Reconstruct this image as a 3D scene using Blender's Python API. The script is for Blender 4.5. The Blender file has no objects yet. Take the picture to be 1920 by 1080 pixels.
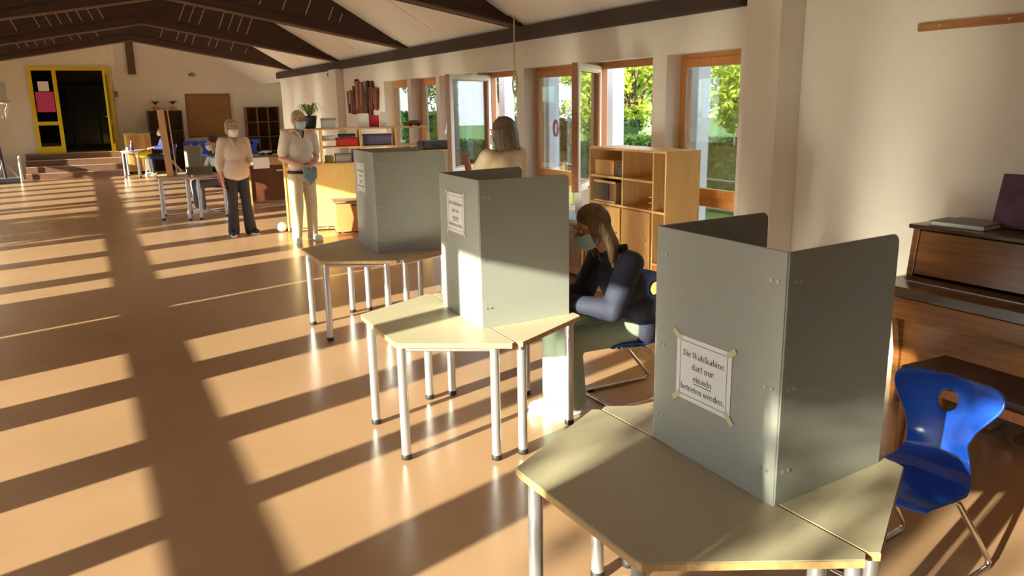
import bpy, bmesh, math, random
from mathutils import Vector, Matrix, Euler
random.seed(7)
SC = bpy.context.scene
COL = SC.collection
PI = math.pi
# ------------------------------------------------------------------ camera
def set_camera():
    yaw, pit, rol = .4831166, .2286551, -.0174889
    F = Vector((math.sin(yaw)*math.cos(pit), math.cos(yaw)*math.cos(pit), -math.sin(pit)))
    r = Vector((math.cos(yaw), -math.sin(yaw), 0)); u = r.cross(F)
    c, s = math.cos(rol), math.sin(rol)
    R_, U_ = c*r+s*u, -s*r+c*u
    m = Matrix(((R_.x, U_.x, -F.x, 0), (R_.y, U_.y, -F.y, 0), (R_.z, U_.z, -F.z, 1.78), (0, 0, 0, 1)))
    cd = bpy.data.cameras.new('camera'); cd.sensor_width = 36; cd.lens = 36*1494.75/1920
    cd.clip_start = .05; cd.clip_end = 300
    co = bpy.data.objects.new('camera', cd); co.matrix_world = m; COL.objects.link(co); SC.camera = co
set_camera()
# ------------------------------------------------------------------ light
SUN = 30.0
SKY = 4.4
EXPOSURE = 0.0
SC.view_settings.view_transform = 'Standard'; SC.view_settings.look = 'None'
SC.view_settings.gamma = 1; SC.view_settings.exposure = EXPOSURE; SC.view_settings.use_curve_mapping = False
w = bpy.data.worlds.new('sky'); SC.world = w; w.use_nodes = True
bg = w.node_tree.nodes['Background']; bg.inputs[0].default_value = (.92, .93, 1.0, 1); bg.inputs[1].default_value = SKY
sd = bpy.data.lights.new('sun', 'SUN'); sd.energy = SUN; sd.color = (1.0, .87, .68); sd.angle = math.radians(.6)
so = bpy.data.objects.new('sun', sd); COL.objects.link(so)
SUNDIR = Vector((1, .305, -.29)).normalized()
so.rotation_euler = SUNDIR.to_track_quat('-Z', 'Y').to_euler(); so.location = (-20, -6, 8)
SC.cycles.max_bounces = 10; SC.cycles.diffuse_bounces = 6; SC.cycles.glossy_bounces = 4; SC.cycles.transparent_max_bounces = 16
SC.cycles.use_denoising = True
SC.cycles.sample_clamp_indirect = 80.0; SC.cycles.blur_glossy = .0
# ------------------------------------------------------------------ materials
def lin(c):
    return tuple(((v/255)/12.92 if v/255 <= .04045 else ((v/255+.055)/1.055)**2.4) for v in c)
MATS = {}
def mat(name, rgb, rough=.6, metal=0., spec=.5, var=.06, scale=8., stretch=(1, 1, 1), bump=0., bscale=60., emis=None, coat=0., detail=4.):
    """procedural principled; rgb is the surface's own colour in sRGB 0-255"""
    if name in MATS: return MATS[name]
    m = bpy.data.materials.new(name); m.use_nodes = True; nt = m.node_tree; N = nt.nodes; L = nt.links
    b = N['Principled BSDF']; b.inputs['Roughness'].default_value = rough; b.inputs['Metallic'].default_value = metal
    b.inputs['Specular IOR Level'].default_value = spec
    if coat: b.inputs['Coat Weight'].default_value = coat; b.inputs['Coat Roughness'].default_value = .12
    c = lin(rgb)
    tc = N.new('ShaderNodeTexCoord'); mp = N.new('ShaderNodeMapping'); mp.inputs['Scale'].default_value = stretch
    L.new(tc.outputs['Object'], mp.inputs['Vector'])
    nz = N.new('ShaderNodeTexNoise'); nz.inputs['Scale'].default_value = scale; nz.inputs['Detail'].default_value = detail
    L.new(mp.outputs[0], nz.inputs['Vector'])
    cr = N.new('ShaderNodeValToRGB')
    cr.color_ramp.elements[0].position = .3; cr.color_ramp.elements[1].position = .7
    cr.color_ramp.elements[0].color = (*[max(0, v*(1-var)) for v in c], 1); cr.color_ramp.elements[1].color = (*[min(1, v*(1+var)) for v in c], 1)
    L.new(nz.outputs['Fac'], cr.inputs[0]); L.new(cr.outputs[0], b.inputs['Base Color'])
    if bump:
        n2 = N.new('ShaderNodeTexNoise'); n2.inputs['Scale'].default_value = bscale; n2.inputs['Detail'].default_value = 3
        L.new(mp.outputs[0], n2.inputs['Vector'])
        bp = N.new('ShaderNodeBump'); bp.inputs['Strength'].default_value = bump; bp.inputs['Distance'].default_value = .01
        L.new(n2.outputs['Fac'], bp.inputs['Height']); L.new(bp.outputs[0], b.inputs['Normal'])
    MATS[name] = m
    return m
def wood(name, rgb, rough=.45, var=.18, along='y', scale=5., coat=0.):
    st = {'x': (.6, 9, 9), 'y': (9, .6, 9), 'z': (9, 9, .6)}[along]
    return mat(name, rgb, rough, var=var, scale=scale, stretch=st, coat=coat, bump=.03, bscale=8)
def glass_mat(name, tint=(235, 242, 240), refl=.35):
    m = bpy.data.materials.new(name); m.use_nodes = True; nt = m.node_tree; N = nt.nodes; L = nt.links
    N.remove(N['Principled BSDF'])
    t = N.new('ShaderNodeBsdfTransparent'); t.inputs[0].default_value = (*lin(tint), 1)
    g = N.new('ShaderNodeBsdfGlossy'); g.inputs['Roughness'].default_value = .0
    f = N.new('ShaderNodeFresnel'); f.inputs[0].default_value = 1.5
    mm = N.new('ShaderNodeMath'); mm.operation = 'MULTIPLY'; mm.inputs[1].default_value = refl*2
    L.new(f.outputs[0], mm.inputs[0])
    mx = N.new('ShaderNodeMixShader'); L.new(mm.outputs[0], mx.inputs[0]); L.new(t.outputs[0], mx.inputs[1]); L.new(g.outputs[0], mx.inputs[2])
    L.new(mx.outputs[0], N['Material Output'].inputs['Surface'])
    return m
def leaf_mat(name, c0, c1):
    m = bpy.data.materials.new(name); m.use_nodes = True; nt = m.node_tree; N = nt.nodes; L = nt.links
    b = N['Principled BSDF']; b.inputs['Roughness'].default_value = .5
    gi = N.new('ShaderNodeNewGeometry'); cr = N.new('ShaderNodeValToRGB')
    cr.color_ramp.elements[0].color = (*lin(c0), 1); cr.color_ramp.elements[1].color = (*lin(c1), 1)
    L.new(gi.outputs['Random Per Island'], cr.inputs[0]); L.new(cr.outputs[0], b.inputs['Base Color'])
    tr = N.new('ShaderNodeBsdfTranslucent'); L.new(cr.outputs[0], tr.inputs[0])
    mx = N.new('ShaderNodeMixShader'); mx.inputs[0].default_value = .35
    L.new(b.outputs[0], mx.inputs[1]); L.new(tr.outputs[0], mx.inputs[2]); L.new(mx.outputs[0], N['Material Output'].inputs['Surface'])
    return m
# ------------------------------------------------------------------ mesh builder
class MB:
    def __init__(s): s.v = []; s.f = []; s.sm = []
    def add(s, vs, fs, smooth=False, M=None):
        o = len(s.v)
        s.v += [tuple(M @ Vector(p)) if M else tuple(p) for p in vs]
        s.f += [tuple(i+o for i in f) for f in fs]; s.sm += [smooth]*len(fs); return s
    def box(s, x0, x1, y0, y1, z0, z1, M=None):
        vs = [(x0,y0,z0),(x1,y0,z0),(x1,y1,z0),(x0,y1,z0),(x0,y0,z1),(x1,y0,z1),(x1,y1,z1),(x0,y1,z1)]
        return s.add(vs, [(0,3,2,1),(4,5,6,7),(0,1,5,4),(1,2,6,5),(2,3,7,6),(3,0,4,7)], False, M)
    def prism(s, pts, z0, z1, M=None):
        n = len(pts); vs = [(x,y,z0) for x,y in pts]+[(x,y,z1) for x,y in pts]
        fs = [tuple(range(n-1,-1,-1)), tuple(range(n,2*n))]+[(i,(i+1)%n,n+(i+1)%n,n+i) for i in range(n)]
        return s.add(vs, fs, False, M)
    def rings(s, rs, caps=True, smooth=True, closed=False):
        n = len(rs[0]); vs = [p for r in rs for p in r]; k = len(rs)
        fs = [(i*n+j, i*n+(j+1)%n, ((i+1)%k)*n+(j+1)%n, ((i+1)%k)*n+j) for i in range(k if closed else k-1) for j in range(n)]
        s.add(vs, fs, smooth)
        if caps and not closed:
            s.add(rs[0], [tuple(range(n-1,-1,-1))]); s.add(rs[-1], [tuple(range(n))])
        return s
    def tube(s, path, r, n=10, closed=False):
        P = [Vector(p) for p in path]; k = len(P); rr = r if isinstance(r, (list, tuple)) else [r]*k
        rs = []; up = None
        for i in range(k):
            a = P[(i-1) % k] if (closed or i) else P[i]; b = P[(i+1) % k] if (closed or i < k-1) else P[i]
            t = (b-a).normalized()
            if up is None: up = Vector((0,0,1)) if abs(t.z) < .9 else Vector((1,0,0))
            x = (up - t*up.dot(t)).normalized(); y = t.cross(x); up = x
            rs.append([tuple(P[i]+x*(rr[i]*math.cos(2*PI*j/n))+y*(rr[i]*math.sin(2*PI*j/n))) for j in range(n)])
        return s.rings(rs, True, True, closed)
    def cyl(s, a, b, r, r2=None, n=14): return s.tube([a, b], [r, r if r2 is None else r2], n)
    def lathe(s, prof, n=20, c=(0,0,0)):
        return s.rings([[(c[0]+r*math.cos(2*PI*j/n), c[1]+r*math.sin(2*PI*j/n), c[2]+z) for j in range(n)] for r, z in prof])
    def ell(s, c, r, n=14, k=9, M=None):
        rs = []
        for i in range(k+1):
            a = -PI/2+PI*i/k; ca = max(math.cos(a), .02)
            rs.append([(c[0]+r[0]*ca*math.cos(2*PI*j/n), c[1]+r[1]*ca*math.sin(2*PI*j/n), c[2]+r[2]*math.sin(a)) for j in range(n)])
        if M: rs = [[tuple(M @ Vector(p)) for p in r_] for r_ in rs]
        return s.rings(rs)
    def build(s, name, m, parent=None, bevel=0., loc=None, rz=0., segs=2):
        me = bpy.data.meshes.new(name); me.from_pydata(s.v, [], s.f); me.update()
        for p, q in zip(me.polygons, s.sm): p.use_smooth = q
        bm = bmesh.new(); bm.from_mesh(me); bmesh.ops.recalc_face_normals(bm, faces=bm.faces)
        if bevel:
            ed = [e for e in bm.edges if len(e.link_faces) == 2 and e.calc_face_angle(0) > .5]
            bmesh.ops.bevel(bm, geom=ed, offset=bevel, segments=segs, affect='EDGES', profile=.5, clamp_overlap=True)
        bm.to_mesh(me); bm.free()
        o = bpy.data.objects.new(name, me); COL.objects.link(o)
        if m: me.materials.append(m)
        if parent: o.parent = parent
        if loc: o.location = loc
        o.rotation_euler.z = rz
        return o
def tag(o, label=None, cat=None, group=None, kind=None):
    if label: o['label'] = label
    if cat: o['category'] = cat
    if group: o['group'] = group
    if kind: o['kind'] = kind
    return o
def thing(name, label, cat, loc=(0,0,0), rz=0., group=None):
    o = bpy.data.objects.new(name, None); o.empty_display_size = .1; COL.objects.link(o)
    o.location = loc; o.rotation_euler.z = rz
    return tag(o, label, cat, group)
def struct(o): return tag(o, kind='structure')
def clone(src, name, parent=None, loc=None, rot=None):
    o = bpy.data.objects.new(name, src.data); COL.objects.link(o)
    if parent: o.parent = parent
    if loc: o.location = loc
    if rot: o.rotation_euler = rot
    return o
def box(name, m, x0, x1, y0, y1, z0, z1, parent=None, bevel=0., **k):
    return MB().box(x0,x1,y0,y1,z0,z1).build(name, m, parent, bevel, **k)
# ------------------------------------------------------------------ palette
W_WALL = mat('wall_plaster', (226, 218, 208), .85, var=.02, scale=3, bump=.04, bscale=90)
W_CEIL = mat('ceiling_board', (240, 234, 228), .85, var=.02, scale=2)
M_FLOOR = mat('floor_linoleum', (176, 139, 107), .25, spec=.75, var=.07, scale=1.2, detail=8, bump=.012, bscale=140)
M_DARK = wood('dark_stained_timber', (66, 46, 38), .7, .2, 'x')
M_BEAM = wood('dark_stained_beam', (62, 46, 40), .7, .2, 'y')
M_GAP = mat('bright_gap_tone', (190, 168, 140), .7)  # pale tone stands for the brighter ceiling behind the truss boards
M_ORANGE = wood('orange_window_wood', (176, 114, 52), .4, .15, 'z', coat=.3)
M_BIRCH = wood('birch_plywood', (214, 172, 110), .5, .1, 'z')
M_BIRCHY = wood('birch_plywood_horizontal', (216, 176, 116), .5, .1, 'y')
M_TOP = mat('table_laminate', (190, 178, 150), .38, var=.04, scale=40, stretch=(1, 6, 1))
M_PLY = wood('table_ply_edge', (184, 148, 100), .5, .2, 'y')
M_STEEL = mat('grey_painted_steel', (196, 194, 198), .32, metal=.75, var=.02)
M_CHROME = mat('chrome_tube', (215, 215, 215), .14, metal=1., var=.02)
M_BLACK = mat('black_rubber', (28, 27, 28), .6)
M_BOOTH = mat('grey_hardboard', (156, 157, 150), .42, spec=.5, var=.02, scale=30)
M_PAPER = mat('white_paper', (236, 234, 234), .8, var=.01)
M_INK = mat('black_ink', (40, 38, 42), .8)
M_TAPE = mat('yellowed_tape', (206, 200, 164), .3, var=.05)
M_BLUE = mat('blue_plastic', (30, 78, 190), .22, spec=.6, var=.03)
M_PIANO = wood('piano_walnut', (124, 76, 34), .25, .25, 'y', coat=.4)
M_PIANOD = wood('piano_dark_walnut', (70, 46, 26), .28, .2, 'y', coat=.4)
M_LEATHER = mat('brown_leather', (66, 34, 26), .45, var=.1)
M_BENCH = wood('bench_beech', (150, 92, 50), .4, .2, 'z')
M_YELLOW = mat('yellow_paint', (222, 196, 10), .4, var=.03)
M_SKIN = mat('skin', (206, 152, 124), .5, var=.05, scale=20)
M_MASK = mat('blue_mask_fabric', (182, 214, 214), .8)
M_MASKW = mat('white_mask_fabric', (232, 226, 216), .8)
M_GLASS = glass_mat('window_glass')
M_DGLASS = glass_mat('door_glass', (150, 160, 155), .4)
M_GREY = mat('grey_plastic', (120, 118, 116), .5)
M_WHITE = mat('white_plastic', (232, 230, 224), .5)
M_CARD = mat('cardboard', (186, 124, 74), .8, var=.05)
M_BROWN = wood('brown_veneer', (120, 82, 48), .5, .12, 'z')
M_STEP = mat('stair_wood', (104, 72, 58), .5, var=.1)
M_STEPN = mat('stair_nosing', (176, 140, 118), .4)
# ------------------------------------------------------------------ room shell
XR, XL, YN, YE = 4.7, -2.36, -4.0, 26.0
EAVE, SLOPE, XM = 2.63, .58, 1.17
RIDGE = EAVE+SLOPE*(XR-XM)
struct(box('floor', M_FLOOR, XL-.14, 7.2, YN-.1, YE+.1, -.12, 0))
m = MB()
def slope_slab(m, xe, y0, y1):
    ze = RIDGE-SLOPE*abs(xe-XM); vs = [(XM,y0,RIDGE),(XM,y1,RIDGE),(xe,y1,ze),(xe,y0,ze)]
    m.add(vs+[(x,y,z+.12) for x,y,z in vs], [(0,1,2,3),(4,5,6,7),(0,1,5,4),(1,2,6,5),(2,3,7,6),(3,0,4,7)])
slope_slab(m, XR+.32, YN, YE); slope_slab(m, XL-.16, YN, YE)
m.box(XR+.3, 7.2, 21.5, YE, 2.55, 2.7)
CEIL = struct(m.build('ceiling', W_CEIL))
for y0 in (5.0, 8.85, 12.6, 16.5):          # plasterboard panels of the right slope
    for k in range(2):
        for q in range(2):
            a, b = XM+.25+q*1.55, XM+1.75+q*1.55; ya, yb_ = y0+.1+k*1.75, y0+1.8+k*1.75
            vs = [(x, y, RIDGE-SLOPE*(x-XM)-dz) for dz in (.0, .014) for x, y in ((a,ya),(b,ya),(b,yb_),(a,yb_))]
            MB().add(vs, [(0,1,2,3),(4,5,6,7),(0,1,5,4),(1,2,6,5),(2,3,7,6),(3,0,4,7)]).build('panel', W_CEIL, CEIL)
def wall_strips(name, x0, x1, y0, y1, z1, openings):
    """wall in the YZ plane with rectangular openings (ya, yb, za, zb), joined in one mesh"""
    m = MB(); y = y0
    for a, b, za, zb in sorted(openings):
        if a > y: m.box(x0,x1,y,a,0,z1)
        if za > 0: m.box(x0,x1,a,b,0,za)
        if zb < z1: m.box(x0,x1,a,b,zb,z1)
        y = b
    if y < y1: m.box(x0,x1,y,y1,0,z1)
    return struct(m.build(name, W_WALL))
# right wall: six windows
WZ0, WZ1 = .40, 2.17
RW = [(4.97,5.90),(6.10,7.23),(7.43,8.56),(8.76,9.83),(10.03,11.14),(11.28,12.30),(12.47,13.59)]
wall_strips('wall_right', XR, XR+.28, YN, 21.7, 2.7, [(a,b,WZ0,WZ1) for a,b in RW])
# left wall with the tall windows that let the evening sun in
LW = [(-.35,.32),(.82,1.62),(1.97,2.65),(2.83,3.46),(3.80,4.60),(5.0,5.65),(6.86,6.95),(8.24,8.78),(9.15,10.26),(10.65,11.84),
      (12.2,12.57),(13.3,13.95),(14.4,15.0),(15.5,16.25),(16.6,16.8),(17.3,18.2),(18.6,19.5),(19.9,20.8),(21.2,22.1),(22.5,23.4),(23.8,24.7)]
LZ1 = 2.215
LTOP = {3.80: 1.70, 5.0: 1.70}      # two unseen openings lowered to keep the farthest booth's tables shaded
wall_strips('wall_left', XL-.12, XL, YN, YE, 2.7, [(a,b,.03,LTOP.get(a,LZ1)) for a,b in LW])
for i, (a, b) in enumerate(LW):
    wn = struct(box('window_%d' % (20+i), M_ORANGE, XL-.10, XL-.03, a, b, .735, .85))
    g = box('pane', M_GLASS, XL-.075, XL-.07, a, b, .85, LTOP.get(a,LZ1), wn); g = box('pane', M_GLASS, XL-.075, XL-.07, a, b, .03, .735, wn)
# walls across the ends
def gable(name, y0, y1, cut=None):
    m = MB()
    def poly(xa, xb, za):
        xs = [xa]+([XM] if xa < XM < xb else [])+[xb]
        top = [(x, RIDGE-SLOPE*abs(x-XM)+.05) for x in xs]
        pts = [(xa,za),(xb,za)]+top[::-1]
        n = len(pts); vs = [(x,y0,z) for x,z in pts]+[(x,y1,z) for x,z in pts]
        m.add(vs, [tuple(range(n)), tuple(range(2*n-1,n-1,-1))]+[(i,(i+1)%n,n+(i+1)%n,n+i) for i in range(n)])
    if cut:
        xa, xb, za, zb = cut
        poly(XL-.12, xa, 0); poly(xb, XR+.3, 0); m.box(XR+.3,7.2,y0,y1,0,2.6); poly(xa, xb, zb); m.box(xa,xb,y0,y1,0,za)
    else: poly(XL-.12, XR+.3, 0)
    return struct(m.build(name, W_WALL))
gable('wall_end', YE, YE+.15, (-1.15,.86,.62,2.95))
wn_ = gable('wall_near', YN-.15, YN); wn_.data.materials[0] = wood('near_wall_dimming_brown', (104, 76, 54), .6, .15, 'z')  # unseen wall, made dark brown to cut light bounced from behind the camera
struct(box('wall_alcove', W_WALL, 6.9, 7.1, 21.7, YE, 0, 2.7))
struct(box('wall_alcove_side', W_WALL, XR+.28, 7.1, 21.55, 21.7, 0, 2.7))
# corridor behind the yellow door
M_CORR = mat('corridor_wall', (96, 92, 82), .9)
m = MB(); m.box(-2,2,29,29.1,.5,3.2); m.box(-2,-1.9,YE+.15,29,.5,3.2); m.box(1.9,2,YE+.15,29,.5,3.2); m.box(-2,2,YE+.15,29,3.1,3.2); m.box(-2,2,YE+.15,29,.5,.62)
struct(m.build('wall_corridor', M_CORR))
# wall plate beam and columns
struct(box('trim_1', M_BEAM, XR-.10, XR, 4.9, 21.7, 2.48, 2.63, bevel=.004))
struct(box('trim_2', W_WALL, XR-.24, XR, 4.34, 4.68, 0, 3.0, bevel=.006))
struct(box('trim_3', W_WALL, XR-.16, XR, 16.0, 16.5, 0, 2.48, bevel=.006))
struct(box('trim_4', mat('ridge_post', (96, 76, 62), .7), 1.36, 1.56, YE-.1, YE, 2.75, 3.75))
struct(box('trim_5', W_WALL, .93, 1.05, YE-.05, YE, .0, 3.9))
# roof trusses
def truss(y, idx):
    t = thing('roof_truss', 'dark boarded timber roof truss, %s' % idx, 'truss', (0, y, 0)); tag(t, kind='structure')
    lo = EAVE-.0; la = 3.26
    pts = [(XR,lo),(XM,la),(XL,lo),(XL,lo+.04),(XM,RIDGE-.01),(XR,lo+.04)]
    n = 6; vs = [(x,-.06,z) for x,z in pts]+[(x,.06,z) for x,z in pts]
    fs = [(0,1,4,5),(1,2,3,4),(6,11,10,7),(7,10,9,8)]+[(i,(i+1)%n,n+(i+1)%n,n+i) for i in range(n)]
    MB().add(vs, fs).build('boarding', M_DARK, t)
    for s, xe in ((1, XR), (-1, XL)):          # bottom chord, proud of the boards
        L_ = math.hypot(xe-XM, la-lo); a = math.atan2(lo-la, abs(xe-XM))
        mm = MB()
        vs = [(XM,-.09,la-.02),(xe,-.09,lo-.02),(xe,.09,lo-.02),(XM,.09,la-.02),(XM,-.09,la+.13),(xe,-.09,lo+.03),(xe,.09,lo+.03),(XM,.09,la+.13)]
        mm.add(vs, [(0,3,2,1),(4,5,6,7),(0,1,5,4),(1,2,6,5),(2,3,7,6),(3,0,4,7)]).build('bottom_chord', M_DARK, t)
        mm = MB(); vs = [(XM,-.1,la-.03),(xe,-.1,lo-.03),(xe,-.06,lo-.03),(XM,-.06,la-.03),(XM,-.1,la-.005),(xe,-.1,lo-.005),(xe,-.06,lo-.005),(XM,-.06,la-.005)]
        mm.add(vs, [(0,3,2,1),(4,5,6,7),(0,1,5,4),(1,2,6,5),(2,3,7,6),(3,0,4,7)]).build('lit_edge_strip', MATS.get('edge') or mat('edge', (120, 96, 78), .6), t)  # lighter brown paints in the floor-lit underside of the chord
    src = None; rnd = random.Random(int(y*10))
    for s in (1, -1):  # pale strips imitate bright ceiling showing through gaps between the boards
        x = .45
        while x < 3.0:
            x += rnd.choice((.16, .16, .16, .17, .34))
            if rnd.random() < .18: continue
            zb = la-(la-lo)*x/(XR-XM)+.17
            h = min(.5, (RIDGE-SLOPE*x) - zb - .12)
            if h < .12: continue
            if src is None: o = src = MB().box(-.006,.006,-.004,.004,0,1).build('bright_gap_strip', M_GAP, t)
            else: o = clone(src, 'bright_gap_strip', t)
            o.location = (XM+s*x, -.068, zb); o.rotation_euler = (0, s*.42, 0); o.scale = (1,1,h*.9)
for y, nm in ((8.58,'nearest of the four in view'),(12.35,'second of the four in view'),(16.21,'third of the four in view'),(20.18,'farthest, before the end wall'),(4.7,'above the white column'),(.9,'above the nearest booth')):
    truss(y, nm)
# ------------------------------------------------------------------ windows of the right wall
XF0, XF1 = 4.86, 4.93      # frame depth
def frame_mesh(y0, y1, z0, z1, wv, x0, x1):
    return [((x0,x1,y0,y0+wv,z0,z1)), ((x0,x1,y1-wv,y1,z0,z1)), ((x0,x1,y0+wv,y1-wv,z0,z0+wv)), ((x0,x1,y0+wv,y1-wv,z1-wv,z1))]
def window(n, y0, y1, open_angle=0.):
    t = thing('window_%d' % n, None, None, (0,0,0)); tag(t, kind='structure')
    fw = .07
    for nm, b in zip(('stile','stile','bottom_rail','top_rail'), frame_mesh(y0,y1,WZ0,WZ1,fw,XF0,XF1)):
        box(nm, M_ORANGE, *b, parent=t, bevel=.004)
    box('mid_rail', M_ORANGE, XF0, XF1, y0+fw, y1-fw, .84, .96, t, .004)
    box('pane', M_GLASS, XF0+.035, XF0+.04, y0+fw, y1-fw, WZ0+fw, .84, t)
    # upper sash, hinged on its far stile
    piv = (XF0-.01, y1-fw+.01, 0); sw = (y1-y0)-2*fw+.04; z0, z1 = .93, WZ1-fw+.03
    s = bpy.data.objects.new('sash', None); COL.objects.link(s); s.parent = t; s.location = piv; s.rotation_euler.z = -open_angle
    for b in frame_mesh(-sw,0,z0,z1,.075,-.06 if open_angle else -.02,.0 if open_angle else .03):
        box('sash_rail', M_ORANGE, *b, parent=s, bevel=.004)
    box('pane', M_GLASS, -.03, -.025, -sw+.075, -.075, z0+.075, z1-.075, s)
    if open_angle:   # white painted outer side of an opened sash
        for b in frame_mesh(-sw,0,z0,z1,.06,.0,.012): box('outer_trim', M_WHITE, *b, parent=s)
    hm = MB().box(-.085,-.06,-sw+.02,-sw+.05,1.42,1.54); hm.box(-.11,-.085,-sw+.025,-sw+.045,1.40,1.47); hm.build('handle', M_STEEL, s, .003)
    return t
OPEN = {1: .80, 3: 1.0}
for i, (a, b) in enumerate(RW): window(i+1, a, b, OPEN.get(i, 0.))
# stickers on the glass: red ring and yellow note
st = MB()
st.tube([(0, .045*math.cos(a), .085*math.sin(a)) for a in [2*PI*i/20 for i in range(20)]], .016, 6, True)
tag(st.build('window_sticker', mat('pink_vinyl', (206, 40, 92), .5), loc=(XF0+.01, 8.12, 1.48)), 'pink ring sticker on the window pane', 'sticker')
st = MB().box(-.003,.003,-.012,.012,-.0,.26).box(-.003,.003,-.012,.07,.0,.025); st.ell((0,.075,-.01),(.003,.045,.035))
tag(st.build('window_sticker', mat('yellow_vinyl', (214, 206, 60), .5), loc=(XF0+.01, 7.72, 1.36)), 'yellow music note sticker on the window pane', 'sticker')
# ------------------------------------------------------------------ garden outside the right wall
M_GRASS = mat('lawn', (86, 130, 60), .9, var=.25, scale=3)
struct(box('ground', M_GRASS, 5.2, 70, -20, 70, -.35, -.25))
struct(box('bounce_ground', mat('warm_bounce_tone', (168, 150, 132), .9, var=.1, scale=2), -70, -2.6, -30, 70, -.35, -.25))  # unseen ground, warm tone added to bounce sunlight onto the ceiling
struct(box('paved_path', mat('path_paving', (150, 150, 152), .9), 6.6, 8.4, -20, 60, -.25, -.22))
M_POST = mat('white_post_paint', (206, 214, 226), .6)
for i, (yy, tx) in enumerate(((6.40,'nearest, right of the cube shelf'),(7.85,'beyond the open window'),(9.30,'seen behind the pink ring sticker'),(10.55,'behind the standing person'),(11.9,'farthest of the row'))):
    tag(MB().box(-.08,.08,-.09,.09,-.25,2.35).box(-.1,.1,-.11,.11,-.25,-.1).build('veranda_post', M_POST, None, .008, loc=(5.5,yy,0)), 'white veranda post outside the windows, '+tx, 'post', 'veranda posts')
def leaves(n, pts, size, rnd):
    v = []; f = []
    for i in range(n):
        p = pts(rnd); s_ = size*rnd.uniform(.6,1.3)
        a = Vector((rnd.gauss(0,1), rnd.gauss(0,1), rnd.gauss(0,1))).normalized(); b = a.orthogonal().normalized(); b = Matrix.Rotation(rnd.uniform(0,6.28),3,a) @ b; c = a.cross(b)
        p = Vector(p); k = len(v)
        v += [tuple(p-b*s_), tuple(p+c*s_*.45), tuple(p+b*s_), tuple(p-c*s_*.45)]; f.append((k,k+1,k+2,k+3))
    return v, f
def leaf_obj(name, v, f, m, parent=None):
    me = bpy.data.meshes.new(name); me.from_pydata(v, [], f); me.materials.append(m)
    o = bpy.data.objects.new(name, me); COL.objects.link(o)
    if parent: o.parent = parent
    return o
M_LY = leaf_mat('sunny_leaves', (120, 150, 40), (206, 216, 90)); M_LG = leaf_mat('green_leaves', (40, 74, 30), (110, 150, 60)); M_LD = leaf_mat('dark_leaves', (28, 56, 30), (70, 104, 50))
M_BARK = mat('bark', (90, 74, 60), .9, var=.3, scale=14)
def tree(x, y, h, r, m, label, n=5000, seed=1, size=.11, zc=.62, trunk=.12):
    rnd = random.Random(seed); t = thing('garden_tree', label, 'tree', (x,y,-.25), 0, 'trees beyond the windows')
    mb = MB().tube([(0,0,0),(.05,.03,h*.3),(-.03,.02,h*.6),(.02,0,h*.85)], [trunk,trunk*.8,trunk*.5,.03], 8)
    cl = []
    for i in range(16):
        a = rnd.uniform(0,6.28); q = rnd.uniform(.2,.9)*r; z = h*zc+rnd.uniform(-.8,.8)*h*(1-zc)*.9
        cl.append((q*math.cos(a), q*math.sin(a), z, r*rnd.uniform(.3,.5)))
        mb.tube([(0,0,h*.35+rnd.random()*h*.2),(q*.5*math.cos(a),q*.5*math.sin(a),z-.25*r),(q*math.cos(a),q*math.sin(a),z)], [trunk*.35,trunk*.22,.01], 5)
    mb.build('trunk', M_BARK, t)
    def pt(rd):
        cx, cy, cz, cr = rd.choice(cl); d = Vector((rd.gauss(0,1), rd.gauss(0,1), rd.gauss(0,1))).normalized()*cr*(rd.random()**.35)
        return (cx+d.x, cy+d.y, cz+d.z)
    v, f = leaves(n, pt, size, rnd); leaf_obj('foliage', v, f, m, t)
    return t
tree(13.2, 13.6, 4.0, 1.5, M_LY, 'bright yellow-green young tree right of the cube shelf', 4500, 2)
tree(16.5, 23.5, 5.0, 2.0, M_LD, 'dark green tree seen through the open window', 6000, 3)
tree(12.2, 16.6, 3.6, 1.0, M_LY, 'yellow-green tree at the edge of the open window', 3000, 4)
tree(13.5, 20.0, 3.8, 1.5, M_LY, 'sunny shrub tree behind the open sash', 3500, 5)
tree(15.0, 29.5, 5.5, 2.4, M_LG, 'tall green tree behind the note sticker', 6000, 6)
tree(14.5, 37.0, 5.5, 2.4, M_LG, 'green tree behind the standing person', 6000, 7)
tree(19.0, 18.5, 4.6, 2.2, M_LD, 'dark tree far behind the hedge', 5000, 8)
def hedge(x, y0, y1, z1, th, m, label, n, seed):
    rnd = random.Random(seed); t = thing('hedge', label, 'hedge', (x,(y0+y1)/2,-.25)); L_ = (y1-y0)/2
    box('branch_core', m, -th*.35, th*.35, -L_, L_, 0, z1*.93, t)
    v, f = leaves(n, lambda r: (r.choice((-1,1))*th/2*r.uniform(.75,1.05) if r.random() < .7 else r.uniform(-th/2,th/2), r.uniform(-L_,L_), r.uniform(0,z1) if r.random() < .7 else z1*r.uniform(.93,1.03)), .075, rnd)
    leaf_obj('foliage', v, f, m, t)
hedge(10.4, 8.2, 14.6, 1.25, .7, M_LG, 'trimmed green hedge outside, right of the cube shelf', 9000, 11)
hedge(10.8, 14.8, 24, 1.55, .7, M_LD, 'trimmed dark hedge behind the open window', 9000, 12)
hedge(11.2, 24.2, 44, 1.7, .8, M_LG, 'long green hedge at the far end of the garden', 12000, 13)
tree(-8.0, -1.25, 4.6, 1.25, M_LG, 'leafy tree outside the sunny windows, near the camera', 300, 21, .10, .80)
tree(-8.2, 12.0, 3.4, 1.3, M_LG, 'leafy tree outside the sunny windows, towards the far end', 2200, 22, .10, .72)
fr = thing('railing', 'low grey metal railing in front of the hedge', 'railing', (8.6, 12, -.25))
for k in range(15): MB().cyl((0,-6+k*1.0,0),(0,-6+k*1.0,.85),.02,n=8).build('railing_post', M_GREY, fr)
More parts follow.
